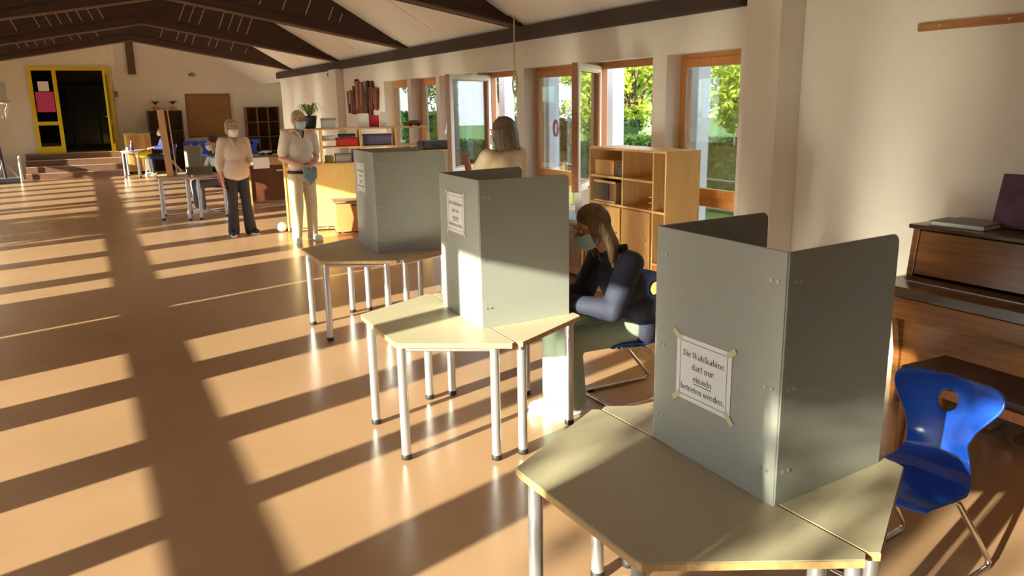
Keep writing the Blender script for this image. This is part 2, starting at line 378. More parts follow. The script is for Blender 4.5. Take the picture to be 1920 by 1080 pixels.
for z in (.35,.8): MB().cyl((0,-6,z),(0,8,z),.018,n=8).build('rail', M_GREY, fr)
# ------------------------------------------------------------------ tables
SIDE = .61; DEPTH = SIDE*math.sqrt(3)/2
def trap_table(label, loc, rz, h=.64, group='trapezoid school tables'):
    """long edge on local y axis at x=0, short edge at x=-DEPTH"""
    t = thing('trapezoid_table', label, 'table', loc, rz, group)
    e = .004
    P = [(-e,-SIDE+.03),(-e,SIDE-.03),(-e-.026,SIDE-.012),(-DEPTH+.006,SIDE/2+.014),(-DEPTH,SIDE/2-.012),(-DEPTH,-SIDE/2+.012),(-DEPTH+.006,-SIDE/2-.014),(-e-.026,-SIDE+.012)]
    core = MB().prism(P, h-.024, h-.003).build('edge_band', M_PLY, t)
    MB().prism([(x*.998, y*.998) for x, y in P], h-.003, h).build('tabletop', M_TOP, t, .001, segs=1)
    LG = [(-.075,-SIDE+.12),(-.075,SIDE-.12),(-DEPTH+.045,SIDE/2-.04),(-DEPTH+.045,-SIDE/2+.04)]
    lsrc = fsrc = None
    for x, y in LG:
        if lsrc is None:
            lsrc = MB().cyl((0,0,.02),(0,0,h-.024),.024,n=20).build('leg', M_STEEL, t); l = lsrc
            fsrc = f = MB().lathe([(.022,0),(.027,.004),(.027,.022),(.024,.03)],16).build('foot', M_BLACK, l)
            l.location = (x,y,0)
        else:
            l = clone(lsrc, 'leg', t, (x,y,0)); clone(fsrc, 'foot', l)
    m = MB()
    for a, b in ((0,1),(1,2),(2,3),(3,0)):
        A = Vector((*LG[a],h-.05)); B = Vector((*LG[b],h-.05)); m.tube([A,B],.012,6)
    m.build('frame_rail', M_STEEL, t)
    return t
T1, T2, T3 = (1.63,1.785,0), (1.765,3.88,0), (1.995,6.20,0)
R1, R2, R3 = 0.03, -.03, .0
trap_table('beige trapezoid table nearest the camera, shadow across its top', T1, R1)
trap_table('beige trapezoid table under the nearest grey booth, beside the blue chair', T1, R1+PI)
trap_table('sunlit trapezoid table of the middle booth, window-side away', T2, R2)
trap_table('trapezoid table at which the seated person in a navy jacket sits', T2, R2+PI)
trap_table('shaded trapezoid table of the farthest booth, towards the open floor', T3, R3)
trap_table('shaded trapezoid table of the farthest booth, towards the windows', T3, R3+PI)
# ------------------------------------------------------------------ voting booths
def text_mesh(name, body, size, parent, m, loc):
    """bold roman lettering drawn stroke by stroke (thick stems, thin hairlines, slab serifs), centred, in the local xz plane"""
    mb = MB(); x0 = [0.]
    def rib(pts, ws):
        n = len(pts); L_ = []; R_ = []
        for k in range(n):
            a = Vector(pts[max(k-1,0)]); b = Vector(pts[min(k+1,n-1)]); t = (b-a).normalized(); nn = Vector((-t.y,t.x)); p = Vector(pts[k]); w_ = (ws[k] if isinstance(ws, list) else ws)/2
            L_.append(p+nn*w_); R_.append(p-nn*w_)
        v = [((q.x+x0[0])*size, yy, q.y*size) for yy in (0., -.0004) for q in L_+R_]
        o = 2*n; f = []
        for k in range(n-1): f += [(k,k+1,n+k+1,n+k),(o+k,o+n+k,o+n+k+1,o+k+1)]
        mb.add(v, f)
    def stem(x, a, b, w_=.095): rib([(x,a),(x,b)], w_)
    def serif(x, y, w_=.19): rib([(x-w_/2,y),(x+w_/2,y)], .035)
    def arc(cx, cy, rx, ry, a0, a1, th=.075):
        A = [math.radians(a0+(a1-a0)*k/14) for k in range(15)]
        rib([(cx+rx*math.cos(a),cy+ry*math.sin(a)) for a in A], [.035+th*abs(math.cos(a))**1.5 for a in A])
    def foot(x): serif(x,.017)
    def flag(x, y): rib([(x-.1,y-.017),(x,y-.017)], .035)
    def g(c):
        if c == 'D': stem(.12,0,.66); foot(.10); serif(.10,.643); arc(.14,.33,.36,.312,90,-90); return .60
        if c == 'W':
            for a, b, w_ in (((.04,.66),(.23,0),.1),((.23,0),(.42,.66),.035),((.38,.66),(.57,0),.1),((.57,0),(.76,.66),.035)): rib([a,b],w_)
            serif(.06,.643,.2); serif(.40,.643,.2); serif(.75,.643,.16); return .86
        if c == 'w':
            for a, b, w_ in (((.03,.45),(.16,0),.085),((.16,0),(.29,.45),.03),((.27,.45),(.40,0),.085),((.40,0),(.54,.45),.03)): rib([a,b],w_)
            serif(.05,.433,.15); serif(.29,.433,.13); serif(.54,.433,.12); return .64
        if c == 'i': stem(.12,0,.45); foot(.12); flag(.12,.45); rib([(.12,.55),(.12,.655)],.105); return .26
        if c == 'l': stem(.12,0,.68); foot(.12); flag(.12,.68); return .26
        if c in 'hn':
            stem(.12,0,.68 if c == 'h' else .45); flag(.12,.68 if c == 'h' else .45); foot(.12); arc(.26,.29,.14,.15,175,0,.06); stem(.40,0,.30); foot(.40); return .54
        if c == 'k': stem(.12,0,.68); flag(.12,.68); foot(.12); rib([(.16,.2),(.38,.44)],.035); rib([(.23,.27),(.44,0)],.095); foot(.43); serif(.38,.433,.16); return .54
        if c == 'b': stem(.12,0,.68); flag(.12,.68); arc(.26,.22,.17,.21,150,-150); return .50
        if c == 'd': stem(.38,0,.68); flag(.38,.68); rib([(.38,.017),(.48,.017)],.035); arc(.24,.22,.17,.21,30,330); return .52
        if c == 'e': arc(.23,.22,.17,.21,12,330); rib([(.1,.25),(.40,.25)],.035); return .45
        if c == 'a': arc(.19,.12,.13,.11,20,340,.06); stem(.33,.03,.34); arc(.22,.33,.13,.11,0,165,.05); rib([(.33,.017),(.43,.017)],.035); return .46
        if c == 'r': stem(.12,0,.45); flag(.12,.45); foot(.12); arc(.26,.31,.12,.12,165,45,.05); rib([(.33,.40),(.36,.36)],.09); return .40
        if c == 'f': stem(.13,0,.56); foot(.13); arc(.25,.55,.12,.11,180,35,.05); rib([(.03,.433),(.29,.433)],.035); return .33
        if c == 'u': stem(.12,.14,.45); flag(.12,.45); arc(.25,.15,.13,.13,180,350,.06); stem(.39,0,.45); flag(.39,.45); rib([(.39,.017),(.49,.017)],.035); return .54
        if c == 'z': rib([(.05,.43),(.38,.43)],.04); rib([(.05,.02),(.40,.02)],.04); rib([(.36,.43),(.08,.02)],.09); stem(.05,.34,.45,.03); stem(.39,.0,.11,.03); return .44
        if c == 't': stem(.14,.1,.58); rib([(.03,.433),(.29,.433)],.035); arc(.23,.11,.09,.09,180,320,.05); return .33
        if c == '.': rib([(.1,0),(.1,.1)],.1); return .24
        return .25
    for c in body: x0[0] += g(c)
    o = mb.build(name, m, parent); o.location = (loc[0]-x0[0]*size/2, loc[1], loc[2])
    return o
def booth(label, A, B, C, D, z0, h, paper):
    """A far front corner, B near front corner, C end of the near wing, D end of the far wing (plan points)"""
    t = thing('voting_booth', label, 'booth', (A[0],A[1],z0), 0, 'grey voting booths')
    base = Vector((A[0],A[1],0))
    def panel(P, Q, rnd_end):
        P = Vector((*P,0))-base; Q = Vector((*Q,0))-base; d = (Q-P).normalized(); L_ = (Q-P).length; n = Vector((-d.y,d.x,0))
        pts = [(0,0),(L_,0)]
        if rnd_end: pts += [(L_-.03+.03*math.cos(a), h-.03+.03*math.sin(a)) for a in [PI/2*i/5 for i in range(6)]]
        else: pts += [(L_,h)]
        pts += [(0,h)]
        k = len(pts); th = .004
        vs = [tuple(P+d*u+n*th+Vector((0,0,v))) for u,v in pts]+[tuple(P+d*u-n*th+Vector((0,0,v))) for u,v in pts]
        MB().add(vs, [tuple(range(k)),tuple(range(2*k-1,k-1,-1))]+[(i,(i+1)%k,k+(i+1)%k,k+i) for i in range(k)]).build('panel', M_BOOTH, t, .0015, segs=1)
        return P, d, n, L_
    fr = panel(A, B, False); wn = panel(B, C, True); wf = panel(A, D, True)
    src = None
    for (P, d, n, L_), ends in ((fr,(0,1)),(wn,(0,)),(wf,(0,))):
        for e in ends:
            for z in (.1*h/.74, .47*h, .885*h):
                for u in (.028,.052):
                    q = P+d*(u if e == 0 else L_-u)+Vector((0,0,z))
                    ax = n if (n.x < -.5 or n.y < -.5) else -n
                    if src is None: src = MB().cyl((0,-.0065,0),(0,.0065,0),.0055,n=8).build('rivet', M_STEEL, t); o = src
                    else: o = clone(src, 'rivet', t)
                    o.location = q; o.rotation_euler.z = math.atan2(n.y,n.x)+PI/2
    # notice taped on the front panel
    P, d, n, L_ = fr; out = n if n.x < 0 else -n
    u0, u1, v0, v1 = paper
    rz = math.atan2(-out.y,-out.x)-PI/2            # local x runs along the panel from far to near, local -y faces out
    nt = bpy.data.objects.new('notice', None); COL.objects.link(nt); nt.parent = t
    cu, cv = (u0+u1)/2*L_, (v0+v1)/2*h; W_, H_ = (u1-u0)*L_, (v1-v0)*h
    nt.location = P+d*cu+out*.0055+Vector((0,0,cv)); nt.rotation_euler.z = math.atan2(d.y,d.x)
    box('sheet', M_PAPER, -W_/2,W_/2,-.0006,.0006,-H_/2,H_/2, nt)
    m = MB(); bw = W_*.43; bh = H_*.43
    for x0,x1,zz0,zz1 in ((-bw,bw,bh-.0015,bh),(-bw,bw,-bh,-bh+.0015),(-bw,-bw+.0015,-bh,bh),(bw-.0015,bw,-bh,bh)): m.box(x0,x1,-.0011,-.0005,zz0,zz1)
    m.build('border_line', M_INK, nt)
    for i, s_ in enumerate(('Die Wahlkabine','darf nur','einzeln','betreten werden.')):
        text_mesh('lettering', s_, W_*.118, nt, M_INK, (0,-.0008,H_*(.2-.18*i)))
    box('underline', M_INK, -W_*.165,W_*.165,-.0011,-.0005,-H_*.20,-H_*.19, nt)
    for sx, sz, a in ((-1,1,.5),(1,1,-.6),(1,-1,.75),(-1,-1,-.7)):
        o = box('tape', M_TAPE, -.022,.022,-.0004,.0004,-.009,.009, nt); o.location = (sx*W_*.49,-.0012,sz*H_*.49); o.rotation_euler = (0,a,0)
    return t
booth('large grey voting booth nearest the camera with a notice', (1.625,2.06),(1.62,1.50),(2.12,1.545),(2.15,2.10), .64,.74,(.215,.665,.265,.55))
booth('grey voting booth in the middle, its lower half in sunlight', (1.74,4.17),(1.71,3.60),(2.25,3.62),(2.31,4.25), .64,.765,(.22,.66,.60,.88))
booth('grey voting booth farthest from the camera, all in shade', (1.965,6.52),(1.94,5.94),(2.49,5.85),(2.54,6.50), .64,.785,(.12,.56,.58,.87))
# ------------------------------------------------------------------ blue shell chairs
def chair(label, loc, rz, seat_h=.40, back_h=.75, legs='sled'):
    """faces local -x"""
    t = thing('school_chair', label, 'chair', loc, rz, 'blue shell chairs')
    # centre profile (x,z) and half width along it
    pf = [(-.195,-.022,.165),(-.185,.0,.178),(-.13,.010,.192),(-.05,.004,.195),(.04,-.008,.186),(.11,-.006,.166),(.155,.02,.142),(.178,.07,.120),(.190,.13,.112),(.202,.19,.135),(.214,.24,.172),(.224,.275,.196),(.232,.30,.205),(.240,.325,.203),(.247,.345,.185),(.250,.355,.15)]
    sc = (back_h-seat_h)/.355
    NU = 24; bm = bmesh.new(); grid = []
    for i, (x, z, hw) in enumerate(pf):
        zz = seat_h+(z*sc if z > 0 else z); row = []
        for j in range(NU+1):
            u = -1+2*j/NU; cup = u*u
            row.append(bm.verts.new((x-(.035*cup if i > 7 else .0), u*hw, zz+(.016*cup*max(0,1-i/5) if i < 6 else 0))))
        grid.append(row)
    # hand hole in the back: skip cells inside a circle
    cz = seat_h+.262*sc
    for i in range(len(pf)-1):
        for j in range(NU):
            q = [grid[i][j],grid[i][j+1],grid[i+1][j+1],grid[i+1][j]]
            bm.faces.new(q)
    bmesh.ops.subdivide_edges(bm, edges=bm.edges[:], cuts=2, use_grid_fill=True, smooth=.0)
    kill = [f for f in bm.faces if (lambda c: c.x > .1 and math.hypot(c.y, (c.z-cz)) < .036)(f.calc_center_median())]
    bmesh.ops.delete(bm, geom=kill, context='FACES')
    for v in bm.verts:       # round the rim of the hole
        if v.co.x > .1:
            r = math.hypot(v.co.y, v.co.z-cz)
            if v.is_boundary and r < .055: k = .038/max(r,1e-4); v.co.y *= k; v.co.z = cz+(v.co.z-cz)*k
    for f in bm.faces: f.smooth = True
    me = bpy.data.meshes.new('shell'); bm.to_mesh(me); bm.free(); me.materials.append(M_BLUE)
    o = bpy.data.objects.new('shell', me); COL.objects.link(o); o.parent = t
    sm = o.modifiers.new('thick','SOLIDIFY'); sm.thickness = .011; sm.offset = 0
    sb = o.modifiers.new('sub','SUBSURF'); sb.levels = 1; sb.render_levels = 1
    for s in (-1,1):
        y = s*.15
        pth = [(-.12,y*.9,seat_h-.022),(.02,y*.95,seat_h-.028),(.06,y,seat_h-.05),(.30,y*1.12,.055),(.315,y*1.14,.028),(.30,y*1.15,.013),(.24,y*1.15,.012),(-.16,y*1.15,.012),(-.19,y*1.10,.012)]
        MB().tube(pth, .0115, 10).build('leg', M_CHROME, t)
        MB().box(-.16,-.11,y*1.15-.014,y*1.15+.014,0,.014).build('glide', M_BLACK, t, .003)
    MB().cyl((-.19,-.165,.012),(-.19,.165,.012),.0115,n=10).build('cross_tube', M_CHROME, t)
    MB().box(-.12,.06,-.13,.13,seat_h-.032,seat_h-.018).build('seat_plate', M_BLACK, t, .004)
    return t
chair('empty blue shell chair in front of the piano bench', (2.545,1.715,0), .12)
chair('blue shell chair under the seated person in a navy jacket', (2.76,3.80,0), .0, .385, .755)
# ------------------------------------------------------------------ piano, bench and the things on it
t = thing('piano', 'brown upright piano against the wall behind the blue chair', 'piano', (4.2,2.98,0))
def side_prof(dx=0):   # outline in x,z of the case cheek
    return [(-.08,0),(.46,0),(.46,1.03),(.0,1.03),(-.03,.76),(-.33,.755),(-.34,.66),(-.31,.60),(-.20,.57),(-.12,.50),(-.08,.3)]
for y in (-.03,-1.57):
    pr = side_prof(); n = len(pr); vs = [(x,y-.02,z) for x,z in pr]+[(x,y+.02,z) for x,z in pr]
    MB().add(vs, [tuple(range(n)),tuple(range(2*n-1,n-1,-1))]+[(i,(i+1)%n,n+(i+1)%n,n+i) for i in range(n)]).build('cheek', M_PIANO, t, .004)
def pslab(name, q, m, y0=-1.55, y1=-.05, bev=.003):
    n = len(q); vs = [(x,y0,z) for x,z in q]+[(x,y1,z) for x,z in q]
    return MB().add(vs, [tuple(range(n)),tuple(range(2*n-1,n-1,-1))]+[(i,(i+1)%n,n+(i+1)%n,n+i) for i in range(n)]).build(name, m, t, bev)
pslab('upper_panel', [(-.02,.77),(.03,.77),(.06,1.02),(.01,1.02)], M_PIANO)
pslab('top_lid', [(-.02,1.03),(.47,1.03),(.47,1.055),(-.02,1.055)], M_PIANOD, -1.61, .01, .006)
fb = pslab('fallboard', [(-.335,.70),(-.02,.715),(-.03,.76),(-.325,.755)], M_PIANOD)
box('hinge', M_STEEL, -.17,-.16,-1.54,-.06,.757,.762, fb)
pslab('key_slip', [(-.345,.60),(-.30,.60),(-.30,.70),(-.345,.70)], M_PIANO)
pslab('keybed', [(-.32,.575),(-.02,.575),(-.02,.61),(-.32,.61)], M_PIANO)
pslab('lower_panel', [(-.06,.1),(-.03,.1),(-.03,.575),(-.06,.575)], M_PIANO)
pslab('plinth', [(-.09,.0),(-.03,.0),(-.03,.1),(-.09,.1)], M_PIANOD)
pslab('back', [(.42,.05),(.455,.05),(.455,1.02),(.42,1.02)], M_PIANOD)
for y in (-.68,-.80): MB().tube([(-.05,y,.06),(-.16,y,.06),(-.19,y,.05)],[.012,.014,.02],8).build('pedal', M_CHROME, t)
t = thing('piano_bench', 'wooden piano bench with a dark leather seat', 'bench', (3.58,2.05,0), -.03)
MB().box(-.17,.17,-.37,.37,.44,.49).build('seat_pad', M_LEATHER, t, .018, segs=3)
MB().box(-.165,.165,-.365,.365,.39,.44).build('apron', M_BENCH, t, .004)
for x in (-.14,.14):
    for y in (-.335,.335):
        MB().tube([(x,y,.40),(x*1.05,y*1.02,.2),(x*1.1,y*1.04,0)],[.026,.022,.016],10).build('leg', M_BENCH, t)
for y in (-.335,.335): MB().cyl((-.145,y*1.02,.18),(.145,y*1.02,.18),.011,n=8).build('stretcher', M_BENCH, t)
sb = MB(); sb.box(-.10,.10,-.15,.15,0,.018); 
t = thing('songbook', 'grey hardback songbook lying on the piano', 'book', (4.32,2.74,1.055), .1)
box('cover', mat('grey_cover', (112, 112, 104), .5), -.10,.10,-.15,.15,0,.005, t, .001); box('pages', M_PAPER, -.09,.095,-.145,.145,.005,.026, t)
box('cover', mat('grey_cover', (112, 112, 104), .5), -.10,.10,-.15,.15,.026,.031, t, .001)
t = thing('picture_case', 'purple printed picture case leaning on the wall above the piano', 'case', (4.44,2.47,1.055), .0)
bx = MB().box(-.02,.02,-.28,.19,0,.30).build('case', mat('purple_print', (92, 58, 82), .35, var=.5, scale=7), t, .008); bx.rotation_euler = (0,.22,0)
bk = MB().box(-.024,-.02,-.26,.17,.012,.018).build('case_seam', M_PIANOD, t); bk.rotation_euler = (0,.22,0)
# plank on the wall
t = thing('wall_plank', 'narrow wooden picture rail on the wall above the piano', 'rail', (XR-.03,3.41,2.19))
MB().box(0,.03,-1.6,0,-.024,.024).build('plank', wood('rail_oak', (160, 106, 58), .5, .2, 'y'), t, .004)
for k in range(4): MB().cyl((-.004,-.15-.42*k,0),(.004,-.15-.42*k,0),.007,n=8).build('screw', M_STEEL, t)
# ------------------------------------------------------------------ hanging rope
t = thing('rope', 'pale cord hanging from the truss with a loop at its end', 'rope', (4.52,8.45,0))
M_ROPE = mat('rope_fibre', (206, 190, 160), .8)
MB().tube([(0,0,3.0),(.0,.0,2.6),(-.004,.004,2.3),(0,0,2.10)],.009,8).build('cord', M_ROPE, t)
MB().tube([(0,.055*math.sin(a),1.99+.125*math.cos(a)) for a in [2*PI*i/24 for i in range(24)]],.010,8,True).build('loop', M_ROPE, t)
MB().lathe([(.012,-.03),(.018,-.015),(.018,.015),(.012,.03)],10,(0,0,2.10)).build('knot', M_ROPE, t)
# ------------------------------------------------------------------ cube shelf by the window
def carcass(t, W, D, H, cols, rows, m=M_BIRCH, th=.02, back=True, z0=0., open_cells=None):
    """front faces local -x, runs along local y from 0 to W; cols/rows are divider positions"""
    for y in (0, W-th): box('side_panel', m, 0, D, y, y+th, z0, H, t, .002)
    box('top_panel', m, 0, D, th, W-th, H-th, H, t, .002); box('bottom_panel', m, 0, D, th, W-th, z0, z0+th, t, .002)
    for c in cols: box('divider', m, .005, D-.01, c-th/2, c+th/2, z0+th, H-th, t)
    ys = [th]+[c for c in cols]+[W-th]
    for (ci, z) in rows:
        a = ys[ci]+(th/2 if ci else 0); b = ys[ci+1]-(th/2 if ci+1 < len(ys)-1 else 0)
        box('shelf_board', m, .005, D-.01, a, b, z-th/2, z+th/2, t)
    if back: box('back_panel', m, D-.008, D, th, W-th, z0+th, H-th, t)
t = thing('cube_shelf', 'birch cube shelf unit standing in front of the near window', 'shelf', (4.20,5.24,0))
carcass(t, 1.15, .36, 1.365, [.18,.62], [(0,.85),(1,.85),(2,.85),(1,1.10),(2,1.10),(0,.4),])
for y0, y1 in ((.19,.61),(.63,1.13)):
    d = box('door', wood('birch_door', (206, 154, 88), .45, .1, 'z'), -.012,.003,y0+.004,y1-.004,.03,.838, t, .002)
    MB().cyl((-.03,y0+.05,.6),(-.012,y0+.05,.6),.012,n=10).build('knob', M_STEEL, d)
tag(MB().box(0,.22,0,.30,0,.14).box(.005,.01,.1,.2,.08,.1).build('storage_box', mat('tan_card', (206, 160, 96), .7), None, .004, loc=(4.23,6.03,1.11)), 'tan cardboard box on the top shelf of the cube shelf', 'box')
tag(MB().box(0,.15,0,.10,0,.09).box(.0,.15,.01,.09,.09,.12).build('dark_tin', mat('violet_tin', (70, 56, 66), .5), None, .006, loc=(4.24,5.89,1.11)), 'dark violet tin beside the tan box in the cube shelf', 'tin')
t = thing('wooden_crate', 'wooden framed crate on the lower shelf of the cube shelf', 'crate', (4.23,6.0,.86))
box('body', M_BROWN, .01,.24,0,.34,0,.19, t, .004); box('front_board', mat('dark_crate_board', (92, 82, 62), .6), .0,.01,.12,.32,.03,.17, t)
for z in (0,.18): box('slat', M_BIRCHY, -.008,.0,0,.34,z,z+.02, t)
t = thing('toy_tower', 'small red and wood toy tower in the cube shelf', 'toy', (4.30,5.50,.86))
for k in range(3): MB().box(-.05,.05,-.04,.04,k*.05,k*.05+.008).build('tray', M_BIRCH, t)
for k in range(3): MB().lathe([(.02,0),(.024,.02),(.012,.042)],10,(0,0,k*.05+.008)).build('peg', mat('dark_red_toy', (110, 30, 24), .5), t)
# low carved sideboard left of the cube shelf
t = thing('low_sideboard', 'low carved wooden sideboard with a pale blue top below the window', 'sideboard', (4.28,6.60,0))
box('body', wood('carved_wood', (138, 92, 56), .5, .25, 'z'), .02,.38,0,1.5,.05,.58, t, .004); box('top', mat('pale_blue_top', (150, 156, 190), .3), 0,.4,-.01,1.51,.58,.61, t, .004)
for k in range(4):
    d = box('door', wood('carved_door', (146, 98, 60), .5, .35, 'z', 9), .005,.02,.02+k*.37,.37+k*.37,.08,.55, t, .003)
    box('carving', wood('carved_relief', (118, 76, 46), .5, .35, 'z', 14), -.004,.006,.07+k*.37,.32+k*.37,.14,.49, d, .003)
for x in (.05,.33):
    for y in (.03,1.45): box('foot', M_BROWN, x,x+.04,y,y+.04,0,.05, t)
t = thing('paper_roll', 'white paper roll standing on the sideboard behind the seated person', 'roll', (4.42,6.72,.61))
MB().lathe([(.075,0),(.08,.01),(.08,.31),(.07,.32),(.02,.32),(.02,.30)],20).build('paper', M_PAPER, t); MB().cyl((0,0,.29),(0,0,.34),.02,n=10).build('core', M_CARD, t)
# ------------------------------------------------------------------ room divider shelf (behind the man)
t = thing('divider_shelf', 'long birch divider shelf behind the man, backs towards the room', 'shelf', (2.46,11.62,0), -.19)
DW = 2.1
M_BY = wood('pale_birch_back', (226, 184, 112), .5, .08, 'z')
box('end_panel', M_BY, 0,.022,-.01,.40,.02,1.46, t, .002)
for x in (.55,1.10,1.62,DW-.02): box('divider', M_BY, x,x+.02,0,.38,.02,1.44, t, .002)
box('top_board', M_BIRCHY, 0,DW,0,.40,1.44,1.462, t, .002)
for z in (.02,.95): box('shelf_board', M_BIRCHY, .022,DW-.02,.01,.38,z,z+.02, t)
for x0,x1 in ((.57,1.10),(1.12,1.62),(1.64,2.08)): box('shelf_board', M_BIRCHY, x0,x1,.01,.38,1.18,1.20, t)
for x0,x1 in ((.022,.55),(.57,1.10),(1.12,1.62),(1.64,2.08)): box('back_panel', M_BY, x0,x1,.0,.012,.06,.95, t, .001)
for x in (.05,.6,1.2,DW-.08):
    for y in (.05,.33): MB().lathe([(.02,0),(.025,.01),(.02,.02)],10,(x,y,0)).build('foot', M_BLACK, t)
def on_div(x, y, z):   # a point in the divider's frame
    c, s = math.cos(-.19), math.sin(-.19); return (2.46+c*x-s*y, 11.62+s*x+c*y, z)
def small(name, m, sx, sy, sz, x, y, z, label, cat, lid=None):
    b = MB().box(-sx/2,sx/2,-sy/2,sy/2,0,sz); 
    o = b.build(name, m, None, min(sx,sy,sz)*.12, loc=on_div(x,y,z), rz=-.19); tag(o, label, cat)
    if lid: box('lid', lid, -sx/2-.006,sx/2+.006,-sy/2-.006,sy/2+.006,sz-.02,sz+.012, o, .003)
    return o
small('storage_tub', mat('red_plastic', (196, 58, 40), .4), .30,.22,.11, .93,.18,1.20, 'red plastic tub on the divider shelf', 'tub', mat('red_lid', (160, 40, 30), .4))
small('storage_tub', mat('violet_plastic', (92, 84, 120), .4), .40,.24,.15, 1.37,.18,1.20, 'violet patterned tub on the divider shelf behind the booth', 'tub', mat('violet_lid', (70, 62, 92), .4))
small('storage_tub', mat('yellowgreen_plastic', (166, 160, 60), .4), .12,.2,.10, .66,.18,.97, 'yellow-green tub on the divider shelf behind the man', 'tub')
small('storage_tub', mat('grey_tub', (160, 154, 150), .4), .22,.24,.11, .86,.18,.97, 'grey flat tub under the red tub', 'tub', M_GREY)
small('storage_tub', mat('bluegrey_tub', (96, 104, 128), .4), .12,.22,.18, 1.05,.18,.97, 'blue-grey upright tub at the divider', 'tub')
rb = random.Random(3)
for k in range(7):
    hh = rb.uniform(.14,.2); o = small('book', mat('book_%d' % (k % 4), [(70,46,40),(120,70,50),(60,60,70),(150,130,100)][k % 4], .6), .028,.15,hh, 1.15+.034*k,.15,.97, 'book number %d from the left in the lower divider row' % (k+1), 'book'); o['group'] = 'books in the divider shelf'
    o['label'] = '%s upright book from the left in the lower row of the divider shelf' % ('first','second','third','fourth','fifth','sixth','seventh')[k]
small('paper_tray', M_WHITE, .17,.26,.05, .67,.18,1.302, 'white paper tray on the divider shelf', 'tray'); box('rack_shelf', M_BIRCHY, .57,.765,.03,.38,1.285,1.30, t)
small('folder_stack', M_BLACK, .24,.22,.04, .93,.18,1.334, 'flat black folder stack on the red tub', 'folders')
small('picture_card', M_PAPER, .16,.012,.20, 1.18,.12,1.462, 'white greeting card standing on the divider shelf', 'card')
small('picture_card', mat('crimson_card', (168, 26, 46), .6), .16,.012,.17, 1.33,.14,1.462, 'crimson card standing on the divider shelf', 'card')
small('picture_card', mat('pale_card', (226, 222, 214), .6, var=.2, scale=30), .10,.012,.21, 1.47,.12,1.462, 'pale printed card right of the crimson card', 'card')
small('tissue_box', M_WHITE, .20,.14,.13, .68,.2,1.462, 'white tissue box on top of the divider shelf', 'box', mat('grey_lid', (150, 150, 150), .5))
t2 = thing('model_car', 'brown wooden model car on top of the divider shelf end', 'model', on_div(1.93,.16,1.462), -.19)
MB().ell((0,0,.05),(.12,.045,.04)).build('body', M_BROWN, t2)
for x in (-.06,.06):
    for y in (-.04,.04): MB().cyl((x,y-.008,.02),(x,y+.008,.02),.02,n=12).build('wheel', M_BLACK, t2)
t2 = thing('instrument_case', 'dark curved instrument case on the shelf arm beside the window', 'case', (4.25,10.35,1.17), .1)
box('case_body', mat('dark_case', (58, 40, 44), .45), -.22,.22,-.1,.1,0,.12, t2, .03); MB().tube([(-.08,-.1,.06),(-.06,-.13,.06),(.06,-.13,.06),(.08,-.1,.06)],.008,6).build('handle', M_BLACK, t2)
t3 = thing('wall_bracket_shelf', 'small wooden shelf carrying the dark instrument case', 'shelf', (4.30,10.35,0), .1)
box('board', M_BIRCHY, -.28,.38,-.13,.13,1.145,1.17, t3, .003)
for x in (-.2,.3): box('upright', M_BIRCH, x,x+.03,-.1,.1,0,1.145, t3, .003)
# spider plant
t2 = thing('potted_plant', 'spider plant in a dark pot on the divider shelf beside the man', 'plant', on_div(.42,.18,1.462), 0)
MB().lathe([(.065,0),(.085,.02),(.105,.17),(.112,.18),(.10,.18),(.095,.16),(.02,.155)],18).build('pot', mat('dark_pot', (34, 32, 32), .5), t2)
def blades(n, rnd, r=.26, h=.26):
    v = []; f = []
    for i in range(n):
        a = rnd.uniform(0,6.28); L_ = rnd.uniform(.5,1)*r; hh = rnd.uniform(.5,1)*h; w_ = .009; d = Vector((math.cos(a),math.sin(a),0)); s_ = Vector((-d.y,d.x,0))
        k = len(v)
        for q in range(6):
            u = q/5; p = d*(L_*u)+Vector((0,0,.16+hh*(1.9*u-1.7*u*u*u*.9))); wq = w_*(1-u*u*.9)
            v += [tuple(p-s_*wq), tuple(p+s_*wq)]
        f += [(k+2*q,k+2*q+1,k+2*q+3,k+2*q+2) for q in range(5)]
    return v, f
v, f = blades(60, random.Random(5)); leaf_obj('leaves', v, f, leaf_mat('spider_leaves', (70, 104, 50), (176, 186, 120)), t2)
# cardboard chest in front of the divider
t2 = thing('cardboard_chest', 'brown chest with a hand slot standing at the divider shelf', 'chest', (3.02,11.06,0), -.19)
box('body', mat('chest_board', (196, 130, 76), .6, var=.04), 0,.62,.0,.38,.03,.44, t2, .004); box('lid', mat('chest_lid', (140, 112, 84), .6), -.03,.65,-.03,.40,.44,.465, t2, .004)
box('hand_slot', M_BLACK, .23,.36,-.003,.002,.395,.412, t2)
for x in (.04,.58):
    for y in (.04,.34): MB().ell((x,y,.015),(.02,.02,.015),8,5).build('castor', M_BLACK, t2)
# wall hanging of slats
t = thing('wall_hanging', 'red-brown wooden slat relief hanging on the wall above the divider', 'wall art', (XR-.02,14.75,0))
rr = random.Random(21); SL = [mat('slat_red', (122, 62, 48), .6, var=.2), mat('slat_brown', (92, 54, 40), .6, var=.2), mat('slat_dark', (46, 32, 28), .6), mat('slat_pale', (172, 128, 104), .6, var=.2)]
for k in range(26):
    y = -.85+1.7*(k+.5)/26+rr.uniform(-.04,.04); e = abs(y)/.85; zc = 1.9+rr.uniform(-.08,.08)-.05*e; hl = rr.uniform(.18,.40)*(1.05-.45*e)
    o = MB().box(-.03-rr.uniform(0,.03),0,-.045,.045,-hl,hl).build('slat', SL[rr.choice((0,0,1,1,2,3))], t, .004); o.location = (0,y,zc); o.rotation_euler = (rr.uniform(-.16,.16),0,0)
box('hanging_bar', M_DARK, .0,.018,-.8,.8,1.88,1.92, t)
